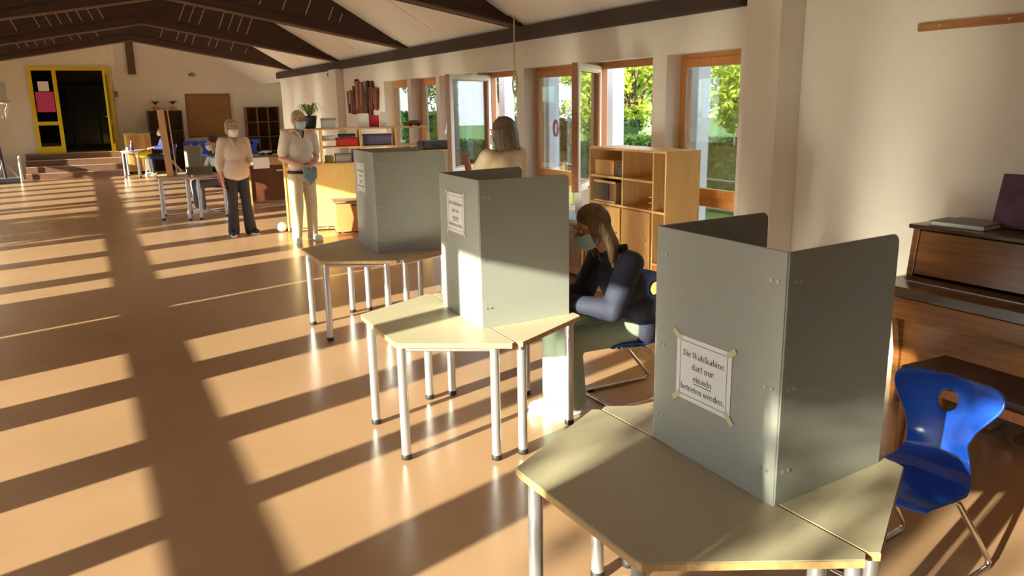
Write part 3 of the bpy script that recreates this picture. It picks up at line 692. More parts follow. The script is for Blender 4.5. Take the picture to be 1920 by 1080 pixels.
tag(MB().lathe([(.03,0),(.05,.02),(.045,.07),(.02,.09)],12).build('alarm_sensor', M_GREY, None, loc=(XR-.06,16.8,2.36)), 'small grey sensor under the dark wall beam', 'sensor')
# ------------------------------------------------------------------ far end: stairs, yellow door
def yb(name, x0, x1, z0, z1, parent, y0=-.05, y1=.05): return box(name, M_YELLOW, x0,x1,y0,y1,z0,z1, parent, .005)
d = thing('door_1', None, None, (0,YE-.02,0)); struct(d)
yb('jamb', -1.15,-1.05,.62,2.95, d); yb('mullion', -.56,-.46,.62,2.85, d); yb('jamb', .78,.86,.62,2.85, d); yb('head', -1.05,.86,2.85,2.95, d)
yb('side_rail', -1.05,-.56,1.38,1.48, d); yb('side_rail', -1.05,-.56,.62,.80, d)
box('pane', M_DGLASS, -1.05,-.56,-.01,.0,1.48,2.85, d); box('pane', M_DGLASS, -1.05,-.56,-.01,.0,.80,1.38, d)
lf = bpy.data.objects.new('leaf', None); COL.objects.link(lf); lf.parent = d; lf.location = (.80,-.06,0); lf.rotation_euler.z = -PI/2-.10
for nm, b in (('leaf_stile',(0,.1,.65,2.83)),('leaf_stile',(1.1,1.2,.65,2.83)),('leaf_rail',(.1,1.1,.65,.85)),('leaf_rail',(.1,1.1,1.38,1.48)),('leaf_rail',(.1,1.1,2.73,2.83))): yb(nm, *b, lf, -.025,.025)
box('pane', M_DGLASS, .1,1.1,-.005,.005,.85,1.38, lf); box('pane', M_DGLASS, .1,1.1,-.005,.005,1.48,2.73, lf)
MB().tube([(1.13,-.03,1.6),(1.13,-.07,1.6),(1.03,-.07,1.6)],.012,8).build('handle', M_STEEL, lf)
tag(box('paper_notice', M_PAPER, -.13,.13,-.004,0,-.13,.13, loc=(-.80,YE-.035,2.43)), 'white sheet taped to the side pane of the yellow door', 'notice')
tag(box('paper_notice', mat('pink_paper', (206, 70, 130), .8), -.22,.22,-.004,0,-.27,.27, loc=(-.80,YE-.035,2.01)), 'large pink sheet taped to the side pane of the yellow door', 'notice')
# corridor glazing seen through the doorway
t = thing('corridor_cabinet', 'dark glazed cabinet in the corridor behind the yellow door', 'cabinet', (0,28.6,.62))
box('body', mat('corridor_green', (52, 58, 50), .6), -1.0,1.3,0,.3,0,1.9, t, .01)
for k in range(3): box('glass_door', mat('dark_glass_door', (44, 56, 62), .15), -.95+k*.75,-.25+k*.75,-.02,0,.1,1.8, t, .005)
st = thing('stairs', 'four wide brown steps leading up to the yellow door', 'stairs', (0,0,0)); struct(st)
for k in range(4):
    s_ = box('step', M_STEP, -1.45,.92,24.6+.34*k,YE,.155*k,.155*(k+1), st)
    box('nosing', M_STEPN, -1.45,.92,24.59+.34*k,24.66+.34*k,.155*(k+1)-.012,.155*(k+1)+.004, s_)
t = thing('handrail', 'short white handrail at the left of the stairs', 'handrail', (-1.55,24.5,0))
MB().cyl((0,0,0),(0,0,.62),.025,n=10).build('post', M_WHITE, t); MB().cyl((0,.3,0),(0,.3,.62),.025,n=10).build('post', M_WHITE, t); MB().cyl((0,-.03,.62),(0,.33,.62),.022,n=10).build('rail', M_WHITE, t)
tag(MB().box(-.05,.05,-.03,0,-.08,.08).box(-.02,.02,-.035,-.03,-.03,.03).build('wall_switch', M_GREY, None, .006, loc=(.98,YE-.05,2.2)), 'small dark switch box beside the yellow door', 'switch')
tag(MB().lathe([(.09,0),(.1,.02),(.08,.06),(.03,.08)],14).build('wall_fitting', M_GREY, None, loc=(3.05,YE-.09,2.70)), 'small round grey fitting high on the end wall', 'fitting')
# pinboard, shelves and plants by the end wall
t = thing('pinboard', 'large brown pinboard on the end wall above the blue chairs', 'board', (0,YE-.05,0))
box('board', mat('pinboard_cork', (146, 108, 64), .85, var=.08), 2.83,4.05,.01,.04,.93,2.17, t)
for b in ((2.81,2.84,.92,2.18),(4.04,4.07,.92,2.18),(2.84,4.04,.92,.95),(2.84,4.04,2.15,2.18)): box('frame_rail', M_BROWN, b[0],b[1],-.005,.045,b[2],b[3], t)
def rack(name, label, x0, x1, y, z1, nc, nr, m, dark, d=.34):
    t = thing(name, label, 'shelf', (x0,y,0)); W = x1-x0
    for k in range(nc+1): box('upright', m, k*W/nc-.015,k*W/nc+.015,0,d,0,z1, t)
    for k in range(nr+1): box('shelf_board', m, .0,W,.004,d,k*(z1-.02)/nr,k*(z1-.02)/nr+.02, t)
    box('back_panel', dark, 0,W,d,d+.01,0,z1, t)
    return t
M_DSH = mat('dark_shelf_back', (78, 58, 44), .8)
rack('pigeonhole_shelf', 'brown pigeonhole shelf by the end wall right of the pinboard', 4.43,5.40,25.5,1.78,3,4, M_BROWN, M_DSH)
rack('pigeonhole_shelf', 'dark brown shelf with plants on top, left of the pinboard', 1.72,2.62,25.5,1.72,2,3, mat('dark_shelf', (92, 62, 44), .6), M_DSH)
for x, lb, h_ in ((1.95,'left','.2'),(2.42,'right','.2')):
    t = thing('potted_plant', 'small leafy plant at the %s end of the dark brown shelf' % lb, 'plant', (x,25.65,1.72))
    MB().lathe([(.06,0),(.09,.12),(.08,.12),(.02,.11)],14).build('pot', M_CARD, t); v, f = blades(40, random.Random(int(x*10)), .25, .16); leaf_obj('leaves', v, f, M_LD, t)
src = [o for o in bpy.data.objects if o.name == 'school_chair'][0]
def chair_copy(label, loc, rz):
    c = src.copy(); COL.objects.link(c); c.location = loc; c.rotation_euler.z = rz; c['label'] = label
    for ch in list(src.children):
        k = ch.copy(); COL.objects.link(k); k.parent = c
    return c
CL = ['leftmost blue chair in the row below the pinboard','second blue chair from the left below the pinboard','middle blue chair in the row below the pinboard','blue chair second from the right below the pinboard','rightmost blue chair in the row at the end wall']
for k in range(5): c = chair_copy(CL[k], (2.75+.43*k,25.0,0), PI/2); c.scale = (1.05,1.05,1.12)
# birch cabinet and table by the stairs
t = thing('birch_cabinet', 'birch cabinet on castors beside the stairs, in sunlight', 'cabinet', (1.02,25.1,0))
box('body', M_BY, 0,.66,0,.45,.06,1.10, t, .006); box('top', mat('green_top', (150, 170, 140), .5), -.02,.68,-.02,.47,1.10,1.125, t, .004); dd = box('door', wood('cab_door', (206, 150, 84), .5, .1, 'z'), .05,.61,-.014,.0,.1,1.06, t, .003)
MB().cyl((.56,-.04,.6),(.56,-.014,.6),.015,n=8).build('knob', M_STEEL, dd)
for x in (.06,.6): MB().ell((x,.08,.03),(.03,.03,.03),8,5).build('castor', M_BLACK, t)
tt = trap_table('small table with sunlit legs beside the stairs', (1.40,23.95,0), -.2, .70, 'trapezoid school tables')
t = thing('bottle', 'violet bottle on the far table by the stairs', 'bottle', (1.12,23.95,.70)); MB().lathe([(.04,0),(.045,.01),(.045,.14),(.018,.19),(.018,.22)],12).build('body', mat('violet_bottle', (86, 70, 140), .3), t); MB().lathe([(.02,.22),(.02,.245)],10).build('cap', M_WHITE, t)
t = thing('cup', 'white cup on the far table by the stairs', 'cup', (1.0,23.85,.70)); MB().lathe([(.03,0),(.04,.09),(.036,.09),(.027,.008)],12).build('body', M_WHITE, t); MB().tube([(.038,0,.07),(.06,0,.06),(.06,0,.03),(.034,0,.02)],.005,6).build('handle', M_WHITE, t)
t = thing('yellow_tray', 'yellow drawer tray under the far table by the stairs', 'tray', (1.42,24.45,0))
box('tray', M_YELLOW, -.2,.2,-.15,.15,.48,.62, t, .006)
for x in (-.19,.17): box('leg', M_STEEL, x,x+.02,-.14,.14,.0,.48, t)
# table with plywood screen in the middle distance
trap_table('table in the middle distance carrying the plywood screen', (1.52,14.35,0), -.12, .70, 'trapezoid school tables')
trap_table('table in the middle distance behind the plywood screen', (1.54,14.36,0), -.12+PI, .70, 'trapezoid school tables')
t = thing('plywood_screen', 'tall plywood screen seen edge-on, standing on a table', 'screen', (1.17,14.05,.703), math.atan2(14.2,1.25))
M_SCR = wood('plywood_screen_mat', (214, 170, 116), .55, .12, 'z')
o = MB().box(0,.45,-.05,.05,0,1.06).build('panel', M_SCR, t, .004); o.rotation_euler = (-.04,0,0)
sl = MB()
for z0,z1 in ((0,.12),(.30,.40),(.58,.66),(.84,.92),(1.02,1.06)): sl.box(.02,.40,-.115,-.095,z0,z1)
sl.box(.0,.04,-.115,-.095,0,1.06).box(.38,.42,-.115,-.095,0,1.06); o = sl.build('slotted_panel', M_SCR, t, .003); o.rotation_euler = (-.04,0,0)
o = box('brace', M_SCR, .05,.40,-.10,-.04,0,.03, t)
tag(MB().box(-.13,.13,-.01,.01,0,.46).box(-.13,.13,-.06,.06,0,.015).build('display_stand', mat('grey_stand', (150, 146, 138), .5), None, .004, loc=(1.60,14.60,.70), rz=-.3), 'upright grey display board on the table behind the plywood screen', 'stand')
tag(MB().box(-.2,.2,-.13,.13,0,.10).box(-.21,.21,-.14,.14,.10,.12).build('ballot_box', mat('greygreen_box', (112, 106, 92), .5), None, .006, loc=(1.66,14.36,.70), rz=-.12), 'flat grey-green box on the table behind the plywood screen', 'box')
# desk in the middle distance
t = thing('desk', 'wooden desk with brown door between the woman and the man', 'desk', (2.58,15.35,0), .05)
box('top', mat('green_desk_top', (120, 124, 100), .5), -.04,.95,-.03,.6,.86,.90, t, .005)
for x in (0,.86): box('side_frame', M_BIRCH, x,x+.07,0,.56,0,.86, t, .004)
box('apron', M_BIRCH, .07,.86,.0,.03,.72,.86, t); dd = box('door', wood('desk_door', (112, 64, 38), .5, .15, 'z'), .07,.86,.02,.04,.06,.72, t); box('handle', M_WHITE, .55,.66,.0,.02,.60,.63, dd)
t = thing('toy_vehicle', 'small metal toy on the desk between the woman and the man', 'toy', (2.98,15.5,.90), .3)
MB().ell((0,0,.05),(.13,.05,.035)).build('body', M_CHROME, t)
for x in (-.08,.08): MB().cyl((x,-.06,.025),(x,.06,.025),.025,n=12).build('wheel_pair', M_BLACK, t)
tag(MB().ell((0,0,.075),(.075,.075,.075),16,12).tube([(.075*math.cos(a),.075*math.sin(a),.075) for a in [2*PI*i/24 for i in range(24)]],.002,6,True).build('ball', M_WHITE, None, loc=(2.39,11.75,0)), 'white ball on the floor at the foot of the divider shelf', 'ball')
# basketball stand far left
t = thing('basketball_stand', 'dark portable basketball stand at the far left wall', 'stand', (-1.86,24.1,0))
MB().tube([(0,0,.1),(-.06,0,1.0),(-.10,0,2.0)],.035,10).build('pole', mat('navy_pole', (34, 34, 60), .4), t)
MB().tube([(.1+.24*math.cos(a),-.1+.24*math.sin(a),2.02) for a in [2*PI*i/20 for i in range(20)]],.012,6,True).build('ring', mat('ring_orange', (190, 90, 40), .4), t)
nb = MB()
for k in range(10):
    a = 2*PI*k/10; nb.tube([(.1+.24*math.cos(a),-.1+.24*math.sin(a),2.02),(.1+.17*math.cos(a+.3),-.1+.17*math.sin(a+.3),1.8),(.1+.13*math.cos(a),-.1+.13*math.sin(a),1.62)],.004,4)
nb.build('net', M_WHITE, t); MB().box(-.4,.28,.12,.15,1.95,2.5).build('backboard', mat('clear_board', (170, 166, 160), .3), t, .01)
MB().box(-.3,.3,-.25,.25,.0,.12).build('base', mat('base_grey', (120, 124, 136), .5), t, .03)
for a in (.5,2.3,4.2): MB().tube([(-.02,0,.55),(.35*math.cos(a),.35*math.sin(a),.05)],.012,6).build('strut', M_STEEL, t)
# ------------------------------------------------------------------ people
def cap_prim(a, b, ra, rb=None, n=14):
    rb = ra if rb is None else rb; A = Vector(a); B = Vector(b); d = (B-A); L_ = d.length; t = d.normalized() if L_ > 1e-6 else Vector((0,0,1))
    x = t.orthogonal().normalized(); y = t.cross(x); rs = []
    for k in range(5):
        f = -PI/2+PI/2*k/4; rs.append((A+t*ra*math.sin(f), max(ra*math.cos(f),.0008)))
    for k in range(5):
        f = PI/2*k/4; rs.append((B+t*rb*math.sin(f), max(rb*math.cos(f),.0008)))
    return [[tuple(c+x*(r*math.cos(2*PI*j/n))+y*(r*math.sin(2*PI*j/n))) for j in range(n)] for c, r in rs]
def blob(name, prims, m, parent, voxel=.009, smooth=6, cut=None):
    """union of tapered capsules and ellipsoids remeshed into one continuous surface"""
    mb = MB()
    for p in prims:
        if p[0] == 'c': mb.rings(cap_prim(*p[1:]))
        elif p[0] == 'b': mb.box(*p[1:7])
        else:
            c, r = p[1], p[2]; M_ = None
            if len(p) > 3: M_ = Matrix.Translation(Vector(c)) @ Euler(p[3]).to_matrix().to_4x4(); c = (0,0,0)
            mb.ell(c, r, 18, 12, M_)
    o = mb.build(name, m, None)
    r = o.modifiers.new('r','REMESH'); r.mode = 'VOXEL'; r.voxel_size = voxel; r.use_smooth_shade = True
    s_ = o.modifiers.new('s','SMOOTH'); s_.factor = .5; s_.iterations = smooth
    dg = bpy.context.evaluated_depsgraph_get(); me = bpy.data.meshes.new_from_object(o.evaluated_get(dg))
    o.modifiers.clear(); old = o.data; o.data = me; bpy.data.meshes.remove(old)
    for p in me.polygons: p.use_smooth = True
    if not me.materials: me.materials.append(m)
    if cut:
        bm = bmesh.new(); bm.from_mesh(me)
        bmesh.ops.delete(bm, geom=[f for f in bm.faces if cut(f.calc_center_median())], context='FACES'); bm.to_mesh(me); bm.free()
    if parent: o.parent = parent
    return o
def V(*a): return Vector(a)
def hand(wr, d, nrm, side, curl=.5, sc=1.):
    """prims of a hand: wr wrist, d finger direction, nrm back-of-hand normal, side = +1/-1 where the thumb sits"""
    wr = Vector(wr); d = Vector(d).normalized(); nrm = Vector(nrm); nrm = (nrm-d*nrm.dot(d)).normalized(); s = d.cross(nrm)*side
    P = []; k = wr+d*.085*sc
    for u in (-.027,-.009,.009,.027): P.append(('c', tuple(wr+s*u*.7*sc+d*.015*sc), tuple(k+s*u*sc), .0125*sc, .0115*sc))
    for u, L_ in ((.028,.068),(.0095,.076),(-.0095,.071),(-.028,.056)):
        b = k+s*u*sc; d1 = (d*math.cos(curl*.7)-nrm*math.sin(curl*.7)); d2 = (d*math.cos(curl*1.7)-nrm*math.sin(curl*1.7))
        m_ = b+d1*L_*.52*sc; e = m_+d2*L_*.48*sc
        P += [('c', tuple(b), tuple(m_), .0092*sc, .0085*sc), ('c', tuple(m_), tuple(e), .0085*sc, .007*sc)]
    tb = wr+d*.03*sc+s*.026*sc; tm = tb+(d*.6+s*.7-nrm*.3).normalized()*.04*sc; te = tm+(d*.85+s*.25-nrm*.45).normalized()*.032*sc
    P += [('c', tuple(tb), tuple(tm), .0125*sc, .0105*sc), ('c', tuple(tm), tuple(te), .0105*sc, .008*sc)]
    return P
def head_prims(c, M3, sc=1.):
    """c head centre, M3 3x3 rotation; head looks along local -y"""
    def T(x,y,z): return tuple(Vector(c)+M3 @ Vector((x,y,z))*sc)
    eu = tuple(M3.to_euler())
    P = [('e', T(0,.012,.02), (.074*sc,.092*sc,.098*sc), eu), ('e', T(0,-.028,-.045), (.057*sc,.062*sc,.075*sc), eu), ('e', T(0,-.062,-.092), (.026*sc,.022*sc,.02*sc), eu),
         ('c', T(0,-.086,.018), T(0,-.104,-.022), .009*sc, .014*sc), ('e', T(0,-.083,.034), (.05*sc,.014*sc,.012*sc), eu), ('e', T(0,-.088,-.058), (.026*sc,.012*sc,.012*sc), eu)]
    for s in (-1,1): P += [('e', T(s*.076,.006,-.005), (.012*sc,.022*sc,.034*sc), eu), ('e', T(s*.045,-.062,-.025), (.024*sc,.024*sc,.024*sc), eu)]
    return P
def head_extras(root, c, M3, sc, maskm, glasses=False):
    C_ = Vector(c)
    def T(x,y,z): return tuple(C_+M3 @ Vector((x,y,z))*sc)
    for s in (-1,1):
        e = MB().ell((0,0,0),(.0125*sc,.007*sc,.0085*sc),10,8).build('eye', mat('eye_white', (226, 220, 212), .3), root); e.location = T(s*.031,-.083,.016); e.rotation_euler = M3.to_euler()
        MB().ell((0,-.005*sc,0),(.0055*sc,.0032*sc,.0058*sc),8,6).build('iris', mat('iris_dark', (50, 38, 30), .3), e)
        MB().tube([T(s*.012,-.094,.038),T(s*.03,-.095,.043),T(s*.05,-.083,.038)],.0035*sc,6).build('eyebrow', mat('brow_grey', (120, 100, 84), .8), root)
    # pleated mask: curved patch over nose, cheeks and chin with ear loops
    v = []; f = []; NU, NV = 16, 10
    for j in range(NV+1):
        q = j/NV; z = .0-.108*q
        bulge = .004+.018*math.sin(PI*min(1,q*1.15))+(.003 if j % 3 == 1 else 0)
        for i in range(NU+1):
            a = (-1+2*i/NU)*1.12; rx = .077-.012*q*q; ry = .113-.022*q*q
            v.append(T(rx*math.sin(a), -(ry*math.cos(a))-bulge*math.cos(a)**2+.002, z*(1-.12*abs(math.sin(a)))-.004))
    for j in range(NV):
        for i in range(NU): k = j*(NU+1)+i; f.append((k,k+1,k+NU+2,k+NU+1))
    me = bpy.data.meshes.new('face_mask'); me.from_pydata(v, [], f); me.materials.append(maskm)
    for p in me.polygons: p.use_smooth = True
    o = bpy.data.objects.new('face_mask', me); COL.objects.link(o); o.parent = root; sm = o.modifiers.new('t','SOLIDIFY'); sm.thickness = .003
    for s in (-1,1):
        for z in (-.012,-.085): MB().tube([T(s*.066,-.045,z),T(s*.078,-.01,z*.5-.01),T(s*.082,.018,-.002)],.002,5).build('ear_loop', maskm, o)
    if glasses:
        for s in (-1,1):
            MB().tube([T(s*.033+.024*math.cos(a),-.103,.012+.017*math.sin(a)) for a in [2*PI*i/16 for i in range(16)]],.0018,5,True).build('glasses_rim', M_BLACK, root)
            MB().tube([T(s*.056,-.1,.014),T(s*.078,-.04,.014),T(s*.08,.012,.008)],.0018,5).build('glasses_arm', M_BLACK, root)
def rot3(rx=0, ry=0, rz=0): return Euler((rx,ry,rz)).to_matrix()
def shoe(root, a, fwd, m, sc=1.):
    a = Vector(a); fwd = Vector((fwd[0],fwd[1],0)).normalized(); b = a-fwd*.05*sc; c = a+fwd*.15*sc
    o = blob('shoe', [('c',(b.x,b.y,.05),(c.x,c.y,.042),.045*sc,.038*sc),('c',(b.x,b.y,.065),(a.x+fwd.x*.03,a.y+fwd.y*.03,.075),.04*sc,.04*sc)], m, root, .008, 4)
    so_ = MB(); s_ = Vector((-fwd.y,fwd.x,0)); pts = [tuple((a+fwd*(.05+.145*math.cos(t_))*sc+s_*.046*sc*math.sin(t_)).to_2d()) for t_ in [2*PI*k/18 for k in range(18)]]
    so_.prism(pts, 0, .022).build('sole', M_WHITE, o)
    return o
def sleeve_arm(sh, el, frac, ra, rb): 
    sh = Vector(sh); el = Vector(el); return ('c', tuple(sh), tuple(sh.lerp(el, frac)), ra, rb)
def person(label, loc, rz):
    o = thing('person', label, 'person', loc, rz); return o
# --- elderly man holding a folded cloth bag
M_SHIRTW = mat('white_polo_cotton', (222, 206, 190), .85, var=.05, scale=14, bump=.2, bscale=18)
M_TROUW = mat('cream_trousers', (216, 198, 164), .85, var=.05, bump=.25, bscale=14)
M_HAIRG = mat('grey_hair', (176, 158, 138), .7, var=.25, scale=40, bump=.5, bscale=90)
p = person('elderly man in white polo and cream trousers holding a blue-grey bag', (2.50,10.72,0), .22)
SHR, SHL = V(-.175,.0,1.40), V(.175,.0,1.40); ER, EL = V(-.25,.03,1.12), V(.25,.03,1.12); WR, WL = V(-.09,-.22,1.03), V(.10,-.21,1.05)
HC = V(.0,-.035,1.60); HM = rot3(.10,0,.05)
body = [('c',(0,.01,1.36),(0,-.015,1.54),.062,.055),('e',(0,0,1.24),(.165,.10,.2)),('e',(0,-.01,1.02),(.15,.105,.16)),('c',(-.15,0,1.39),(.15,0,1.39),.06,.06)]
for S, E_, W_, sd in ((SHR,ER,WR,1),(SHL,EL,WL,-1)):
    body += [('c',tuple(S),tuple(E_),.05,.042),('c',tuple(E_),tuple(W_),.042,.028)]
body += hand(WR,(.75,-.35,.0),(-.2,-.5,1),-1,.9)+hand(WL,(-.75,-.35,.0),(.2,-.5,1),1,.9)
for s in (-1,1): body += [('c',(s*.085,0,.9),(s*.10,-.02,.48),.075,.05),('c',(s*.10,-.02,.48),(s*.11,.03,.09),.05,.035)]
blob('body', body+head_prims(HC,HM), M_SKIN, p, .007, 3); head_extras(p, HC, HM, 1., M_MASK, True)
blob('hair', [('e',tuple(HC+HM@V(0,.03,.05)),(.081,.09,.082)),('e',tuple(HC+HM@V(0,.06,0)),(.074,.06,.085)),('e',tuple(HC+HM@V(.055,.0,.05)),(.03,.05,.05)),('e',tuple(HC+HM@V(-.055,.0,.05)),(.03,.05,.05))], M_HAIRG, p, .008, 2)
sh = blob('polo_shirt', [('e',(0,0,1.25),(.185,.122,.205)),('e',(0,-.015,1.05),(.18,.13,.15)),('c',(-.15,0,1.39),(.15,0,1.39),.075,.075),('c',(0,0,1.40),(0,0,1.45),.08,.062),('c',(-.06,-.01,1.04),(.06,-.01,1.04),.118,.118),sleeve_arm(SHR,ER,.72,.082,.072),sleeve_arm(SHL,EL,.72,.082,.072)], M_SHIRTW, p, .01, 5)
MB().tube([(-.065,-.03,1.475),(-.05,-.085,1.44),(.0,-.115,1.36)],[.014,.016,.008],8).build('collar', M_SHIRTW, sh); MB().tube([(.065,-.03,1.475),(.05,-.085,1.44),(.0,-.115,1.36)],[.014,.016,.008],8).build('collar', M_SHIRTW, sh)
MB().tube([(-.05,-.02,1.47),(-.035,-.085,1.43),(.0,-.112,1.375),(.035,-.085,1.43),(.05,-.02,1.47)],.012,8).build('dark_neckline', mat('dark_red_cotton', (70, 26, 24), .8), sh)
blob('trousers', [('e',(0,0,.90),(.172,.125,.10)),('c',(-.09,0,.88),(-.10,-.025,.48),.098,.078),('c',(.09,0,.88),(.10,-.025,.48),.098,.078),('c',(-.10,-.025,.48),(-.115,.03,.07),.078,.068),('c',(.10,-.025,.48),(.115,.03,.07),.078,.068)], M_TROUW, p, .01, 5)
bt = MB().tube([(.178*math.cos(a),-.005+.132*math.sin(a),.935) for a in [2*PI*i/32 for i in range(32)]],.018,8,True).build('belt', mat('dark_belt', (38, 30, 28), .5), p)
box('buckle', M_STEEL, -.025,.025,-.160,-.150,.915,.955, bt, .003)
for s in (-1,1): shoe(p, (s*.115,.03,0), (s*.25,-1), M_WHITE)
bagv = person; 
t = thing('cloth_bag', 'blue-grey folded cloth bag held by the elderly man', 'bag', (2.50,10.72,0), .22)
blob('bag', [('c',(-.06,-.235,1.00),(.07,-.235,.98),.03,.035),('c',(-.05,-.24,.97),(.0,-.24,.80),.045,.03),('c',(.07,-.235,.97),(.03,-.24,.83),.04,.03),('e',(.01,-.24,.90),(.10,.03,.09))], mat('bluegrey_cloth', (128, 150, 156), .8, var=.1, bump=.4, bscale=16), t, .009, 3)
MB().tube([(-.06,-.235,1.01),(-.05,-.24,1.06),(.0,-.235,1.05),(.03,-.235,1.0)],.008,6).build('strap', mat('bluegrey_strap', (96, 116, 124), .8), t)
# --- woman with papers
p = person('woman in white blouse and dark trousers holding papers', (1.84,11.80,0), .12)
M_BLOUSE = mat('white_blouse_cotton', (216, 198, 182), .85, var=.05, bump=.3, bscale=14); M_NAVY = mat('navy_trousers', (54, 50, 62), .8, var=.08, bump=.2, bscale=12)
SHR, SHL = V(-.155,.0,1.31), V(.155,.0,1.31); ER, EL = V(-.215,.03,1.02), V(.21,.04,1.04); WR, WL = V(-.20,-.03,.78), V(.17,-.2,1.00)
HC = V(-.01,-.02,1.49); HM = rot3(.04,0,.05)
body = [('c',(0,.01,1.28),(0,-.01,1.43),.052,.047),('e',(0,0,1.17),(.145,.095,.18)),('e',(0,0,.97),(.135,.10,.15)),('c',(-.13,0,1.3),(.13,0,1.3),.052,.052)]
for S, E_, W_ in ((SHR,ER,WR),(SHL,EL,WL)): body += [('c',tuple(S),tuple(E_),.043,.037),('c',tuple(E_),tuple(W_),.037,.025)]
body += hand(WR,(0,-.12,-1),(-1,0,0),1,.5,.95)+hand(WL,(.2,-.9,.25),(.4,0,-1),1,.8,.95)
for s in (-1,1): body += [('c',(s*.08,0,.84),(s*.09,-.01,.46),.075,.05),('c',(s*.09,-.01,.46),(s*.10,.03,.08),.05,.034)]
blob('body', body+head_prims(HC,HM,.97), M_SKIN, p, .007, 3); head_extras(p, HC, HM, .97, M_MASKW)
blob('hair', [('e',tuple(HC+V(0,.03,.05)),(.088,.092,.086)),('e',tuple(HC+V(0,.06,-.02)),(.082,.06,.095)),('e',tuple(HC+V(.064,.0,.02)),(.03,.055,.08)),('e',tuple(HC+V(-.064,.0,.02)),(.03,.055,.08)),('c',tuple(HC+V(-.05,-.07,.075)),tuple(HC+V(.05,-.07,.08)),.022,.022)], mat('ash_hair', (172, 152, 128), .7, var=.25, scale=40, bump=.5, bscale=90), p, .008, 2)
sh = blob('blouse', [('e',(0,0,1.17),(.17,.125,.19)),('c',(-.13,0,1.31),(.13,0,1.31),.063,.063),('c',(-.05,0,.93),(.05,0,.93),.130,.130),('c',(-.055,.0,.885),(.055,.0,.885),.130,.130),('e',(0,-.01,.98),(.165,.125,.15)),('c',(0,-.02,.95),(0,-.03,.87),.1,.1),sleeve_arm(SHR,ER,1.0,.072,.064),sleeve_arm(SHL,EL,1.0,.072,.064),('c',tuple(ER),tuple(ER.lerp(WR,.3)),.064,.055),('c',tuple(EL),tuple(EL.lerp(WL,.3)),.064,.055)], M_BLOUSE, p, .01, 5)
MB().tube([(-.06,-.02,1.37),(-.04,-.09,1.32),(.0,-.125,1.20)],[.014,.016,.006],8).build('collar', M_BLOUSE, sh); MB().tube([(.06,-.02,1.37),(.04,-.09,1.32),(.0,-.125,1.20)],[.014,.016,.006],8).build('collar', M_BLOUSE, sh)
for k in range(4): MB().ell((0,-.128-.004*k,1.16-.07*k),(.006,.004,.006),8,6).build('button', M_WHITE, sh)
blob('trousers', [('e',(0,0,.86),(.155,.12,.10)),('c',(-.08,0,.82),(-.085,-.015,.46),.09,.068),('c',(.08,0,.82),(.10,-.015,.46),.09,.068),('c',(-.085,-.015,.46),(-.10,.02,.06),.068,.082),('c',(.10,-.015,.46),(.14,.02,.06),.068,.085)], M_NAVY, p, .01, 5)
for s, x in ((-1,-.10),(1,.145)): shoe(p, (x,.03,0), (s*.3,-1), mat('dark_shoe', (34, 32, 40), .4))
t = thing('paper_folder', 'white papers in a folder held by the woman', 'papers', (1.84,11.80,0), .12)
for k, (mm, dz) in enumerate(((M_PAPER,0),(mat('pale_blue_paper', (150, 160, 180), .8),.022),(M_PAPER,.03))):
    o = box('sheet_stack', mm, .14,.36,-.40,-.22,1.005+dz,1.005+dz+(.02 if k == 0 else .006), t, .001); o.rotation_euler = (0,-.0,0)
o = box('front_sheet', M_PAPER, .13,.35,-.405,-.395,.95,1.10, t, .001)
t = thing('shoulder_bag', 'dark red bag hanging at the side of the woman in the white blouse', 'bag', (1.84,11.80,0), .12)
blob('bag', [('e',(-.17,.10,.84),(.06,.09,.15))], mat('red_bag', (150, 26, 40), .5), t, .01, 3); MB().tube([(-.17,.12,.97),(-.14,.06,1.2),(-.11,.03,1.37),(-.09,.12,1.25),(-.15,.18,.97)],.01,6).build('strap', mat('red_strap', (96, 20, 28), .5), t)
# --- person seated at the middle booth
M_JACK = mat('navy_jacket', (38, 40, 60), .75, var=.1, scale=10, bump=.35, bscale=14); M_MINT = mat('mint_trousers', (158, 176, 158), .8, var=.06, bump=.3, bscale=14)
M_HAIRB = mat('dark_blonde_hair', (116, 90, 58), .55, var=.35, scale=26, stretch=(3,3,.6), bump=.6, bscale=60)
p = person('person in navy jacket and mint trousers seated writing at the middle booth', (2.72,3.80,0), -PI/2)
# local -y faces the booth; +x is towards the window, -x towards the camera
SHR, SHL = V(.165,-.05,.87), V(-.165,-.03,.87); ER, EL = V(.24,-.22,.64), V(-.225,-.12,.63); WR, WL = V(.10,-.42,.675), V(-.11,-.34,.68)
HC = V(.0,-.205,1.075); HM = rot3(.42,.0,-.12)
body = [('c',(0,-.05,.88),(0,-.15,1.01),.05,.047),('e',(0,.0,.72),(.145,.10,.18),(.25,0,0)),('e',(0,.05,.52),(.15,.11,.13)),('c',(-.13,-.03,.87),(.13,-.04,.87),.052,.052)]
for S, E_, W_ in ((SHR,ER,WR),(SHL,EL,WL)): body += [('c',tuple(S),tuple(E_),.045,.04),('c',tuple(E_),tuple(W_),.04,.026)]
body += hand(WR,(-.5,-.8,.0),(.1,-.1,1),-1,.8,.95)+hand(WL,(.35,-.9,.0),(-.1,-.1,1),1,.7,.95)
KR, KL = V(.10,-.42,.45), V(-.09,-.40,.45); AR, AL = V(.10,-.40,.09), V(-.03,-.42,.09)
for K, A_ in ((KR,AR),(KL,AL)): body += [('c',(K.x*.95,.02,.45),tuple(K),.075,.055),('c',tuple(K),tuple(A_),.052,.034)]
blob('body', body+head_prims(HC,HM,.96), M_SKIN, p, .006, 3); head_extras(p, HC, HM, .96, M_MASK)
def Hh(x,y,z): return tuple(HC+HM@V(x,y,z))
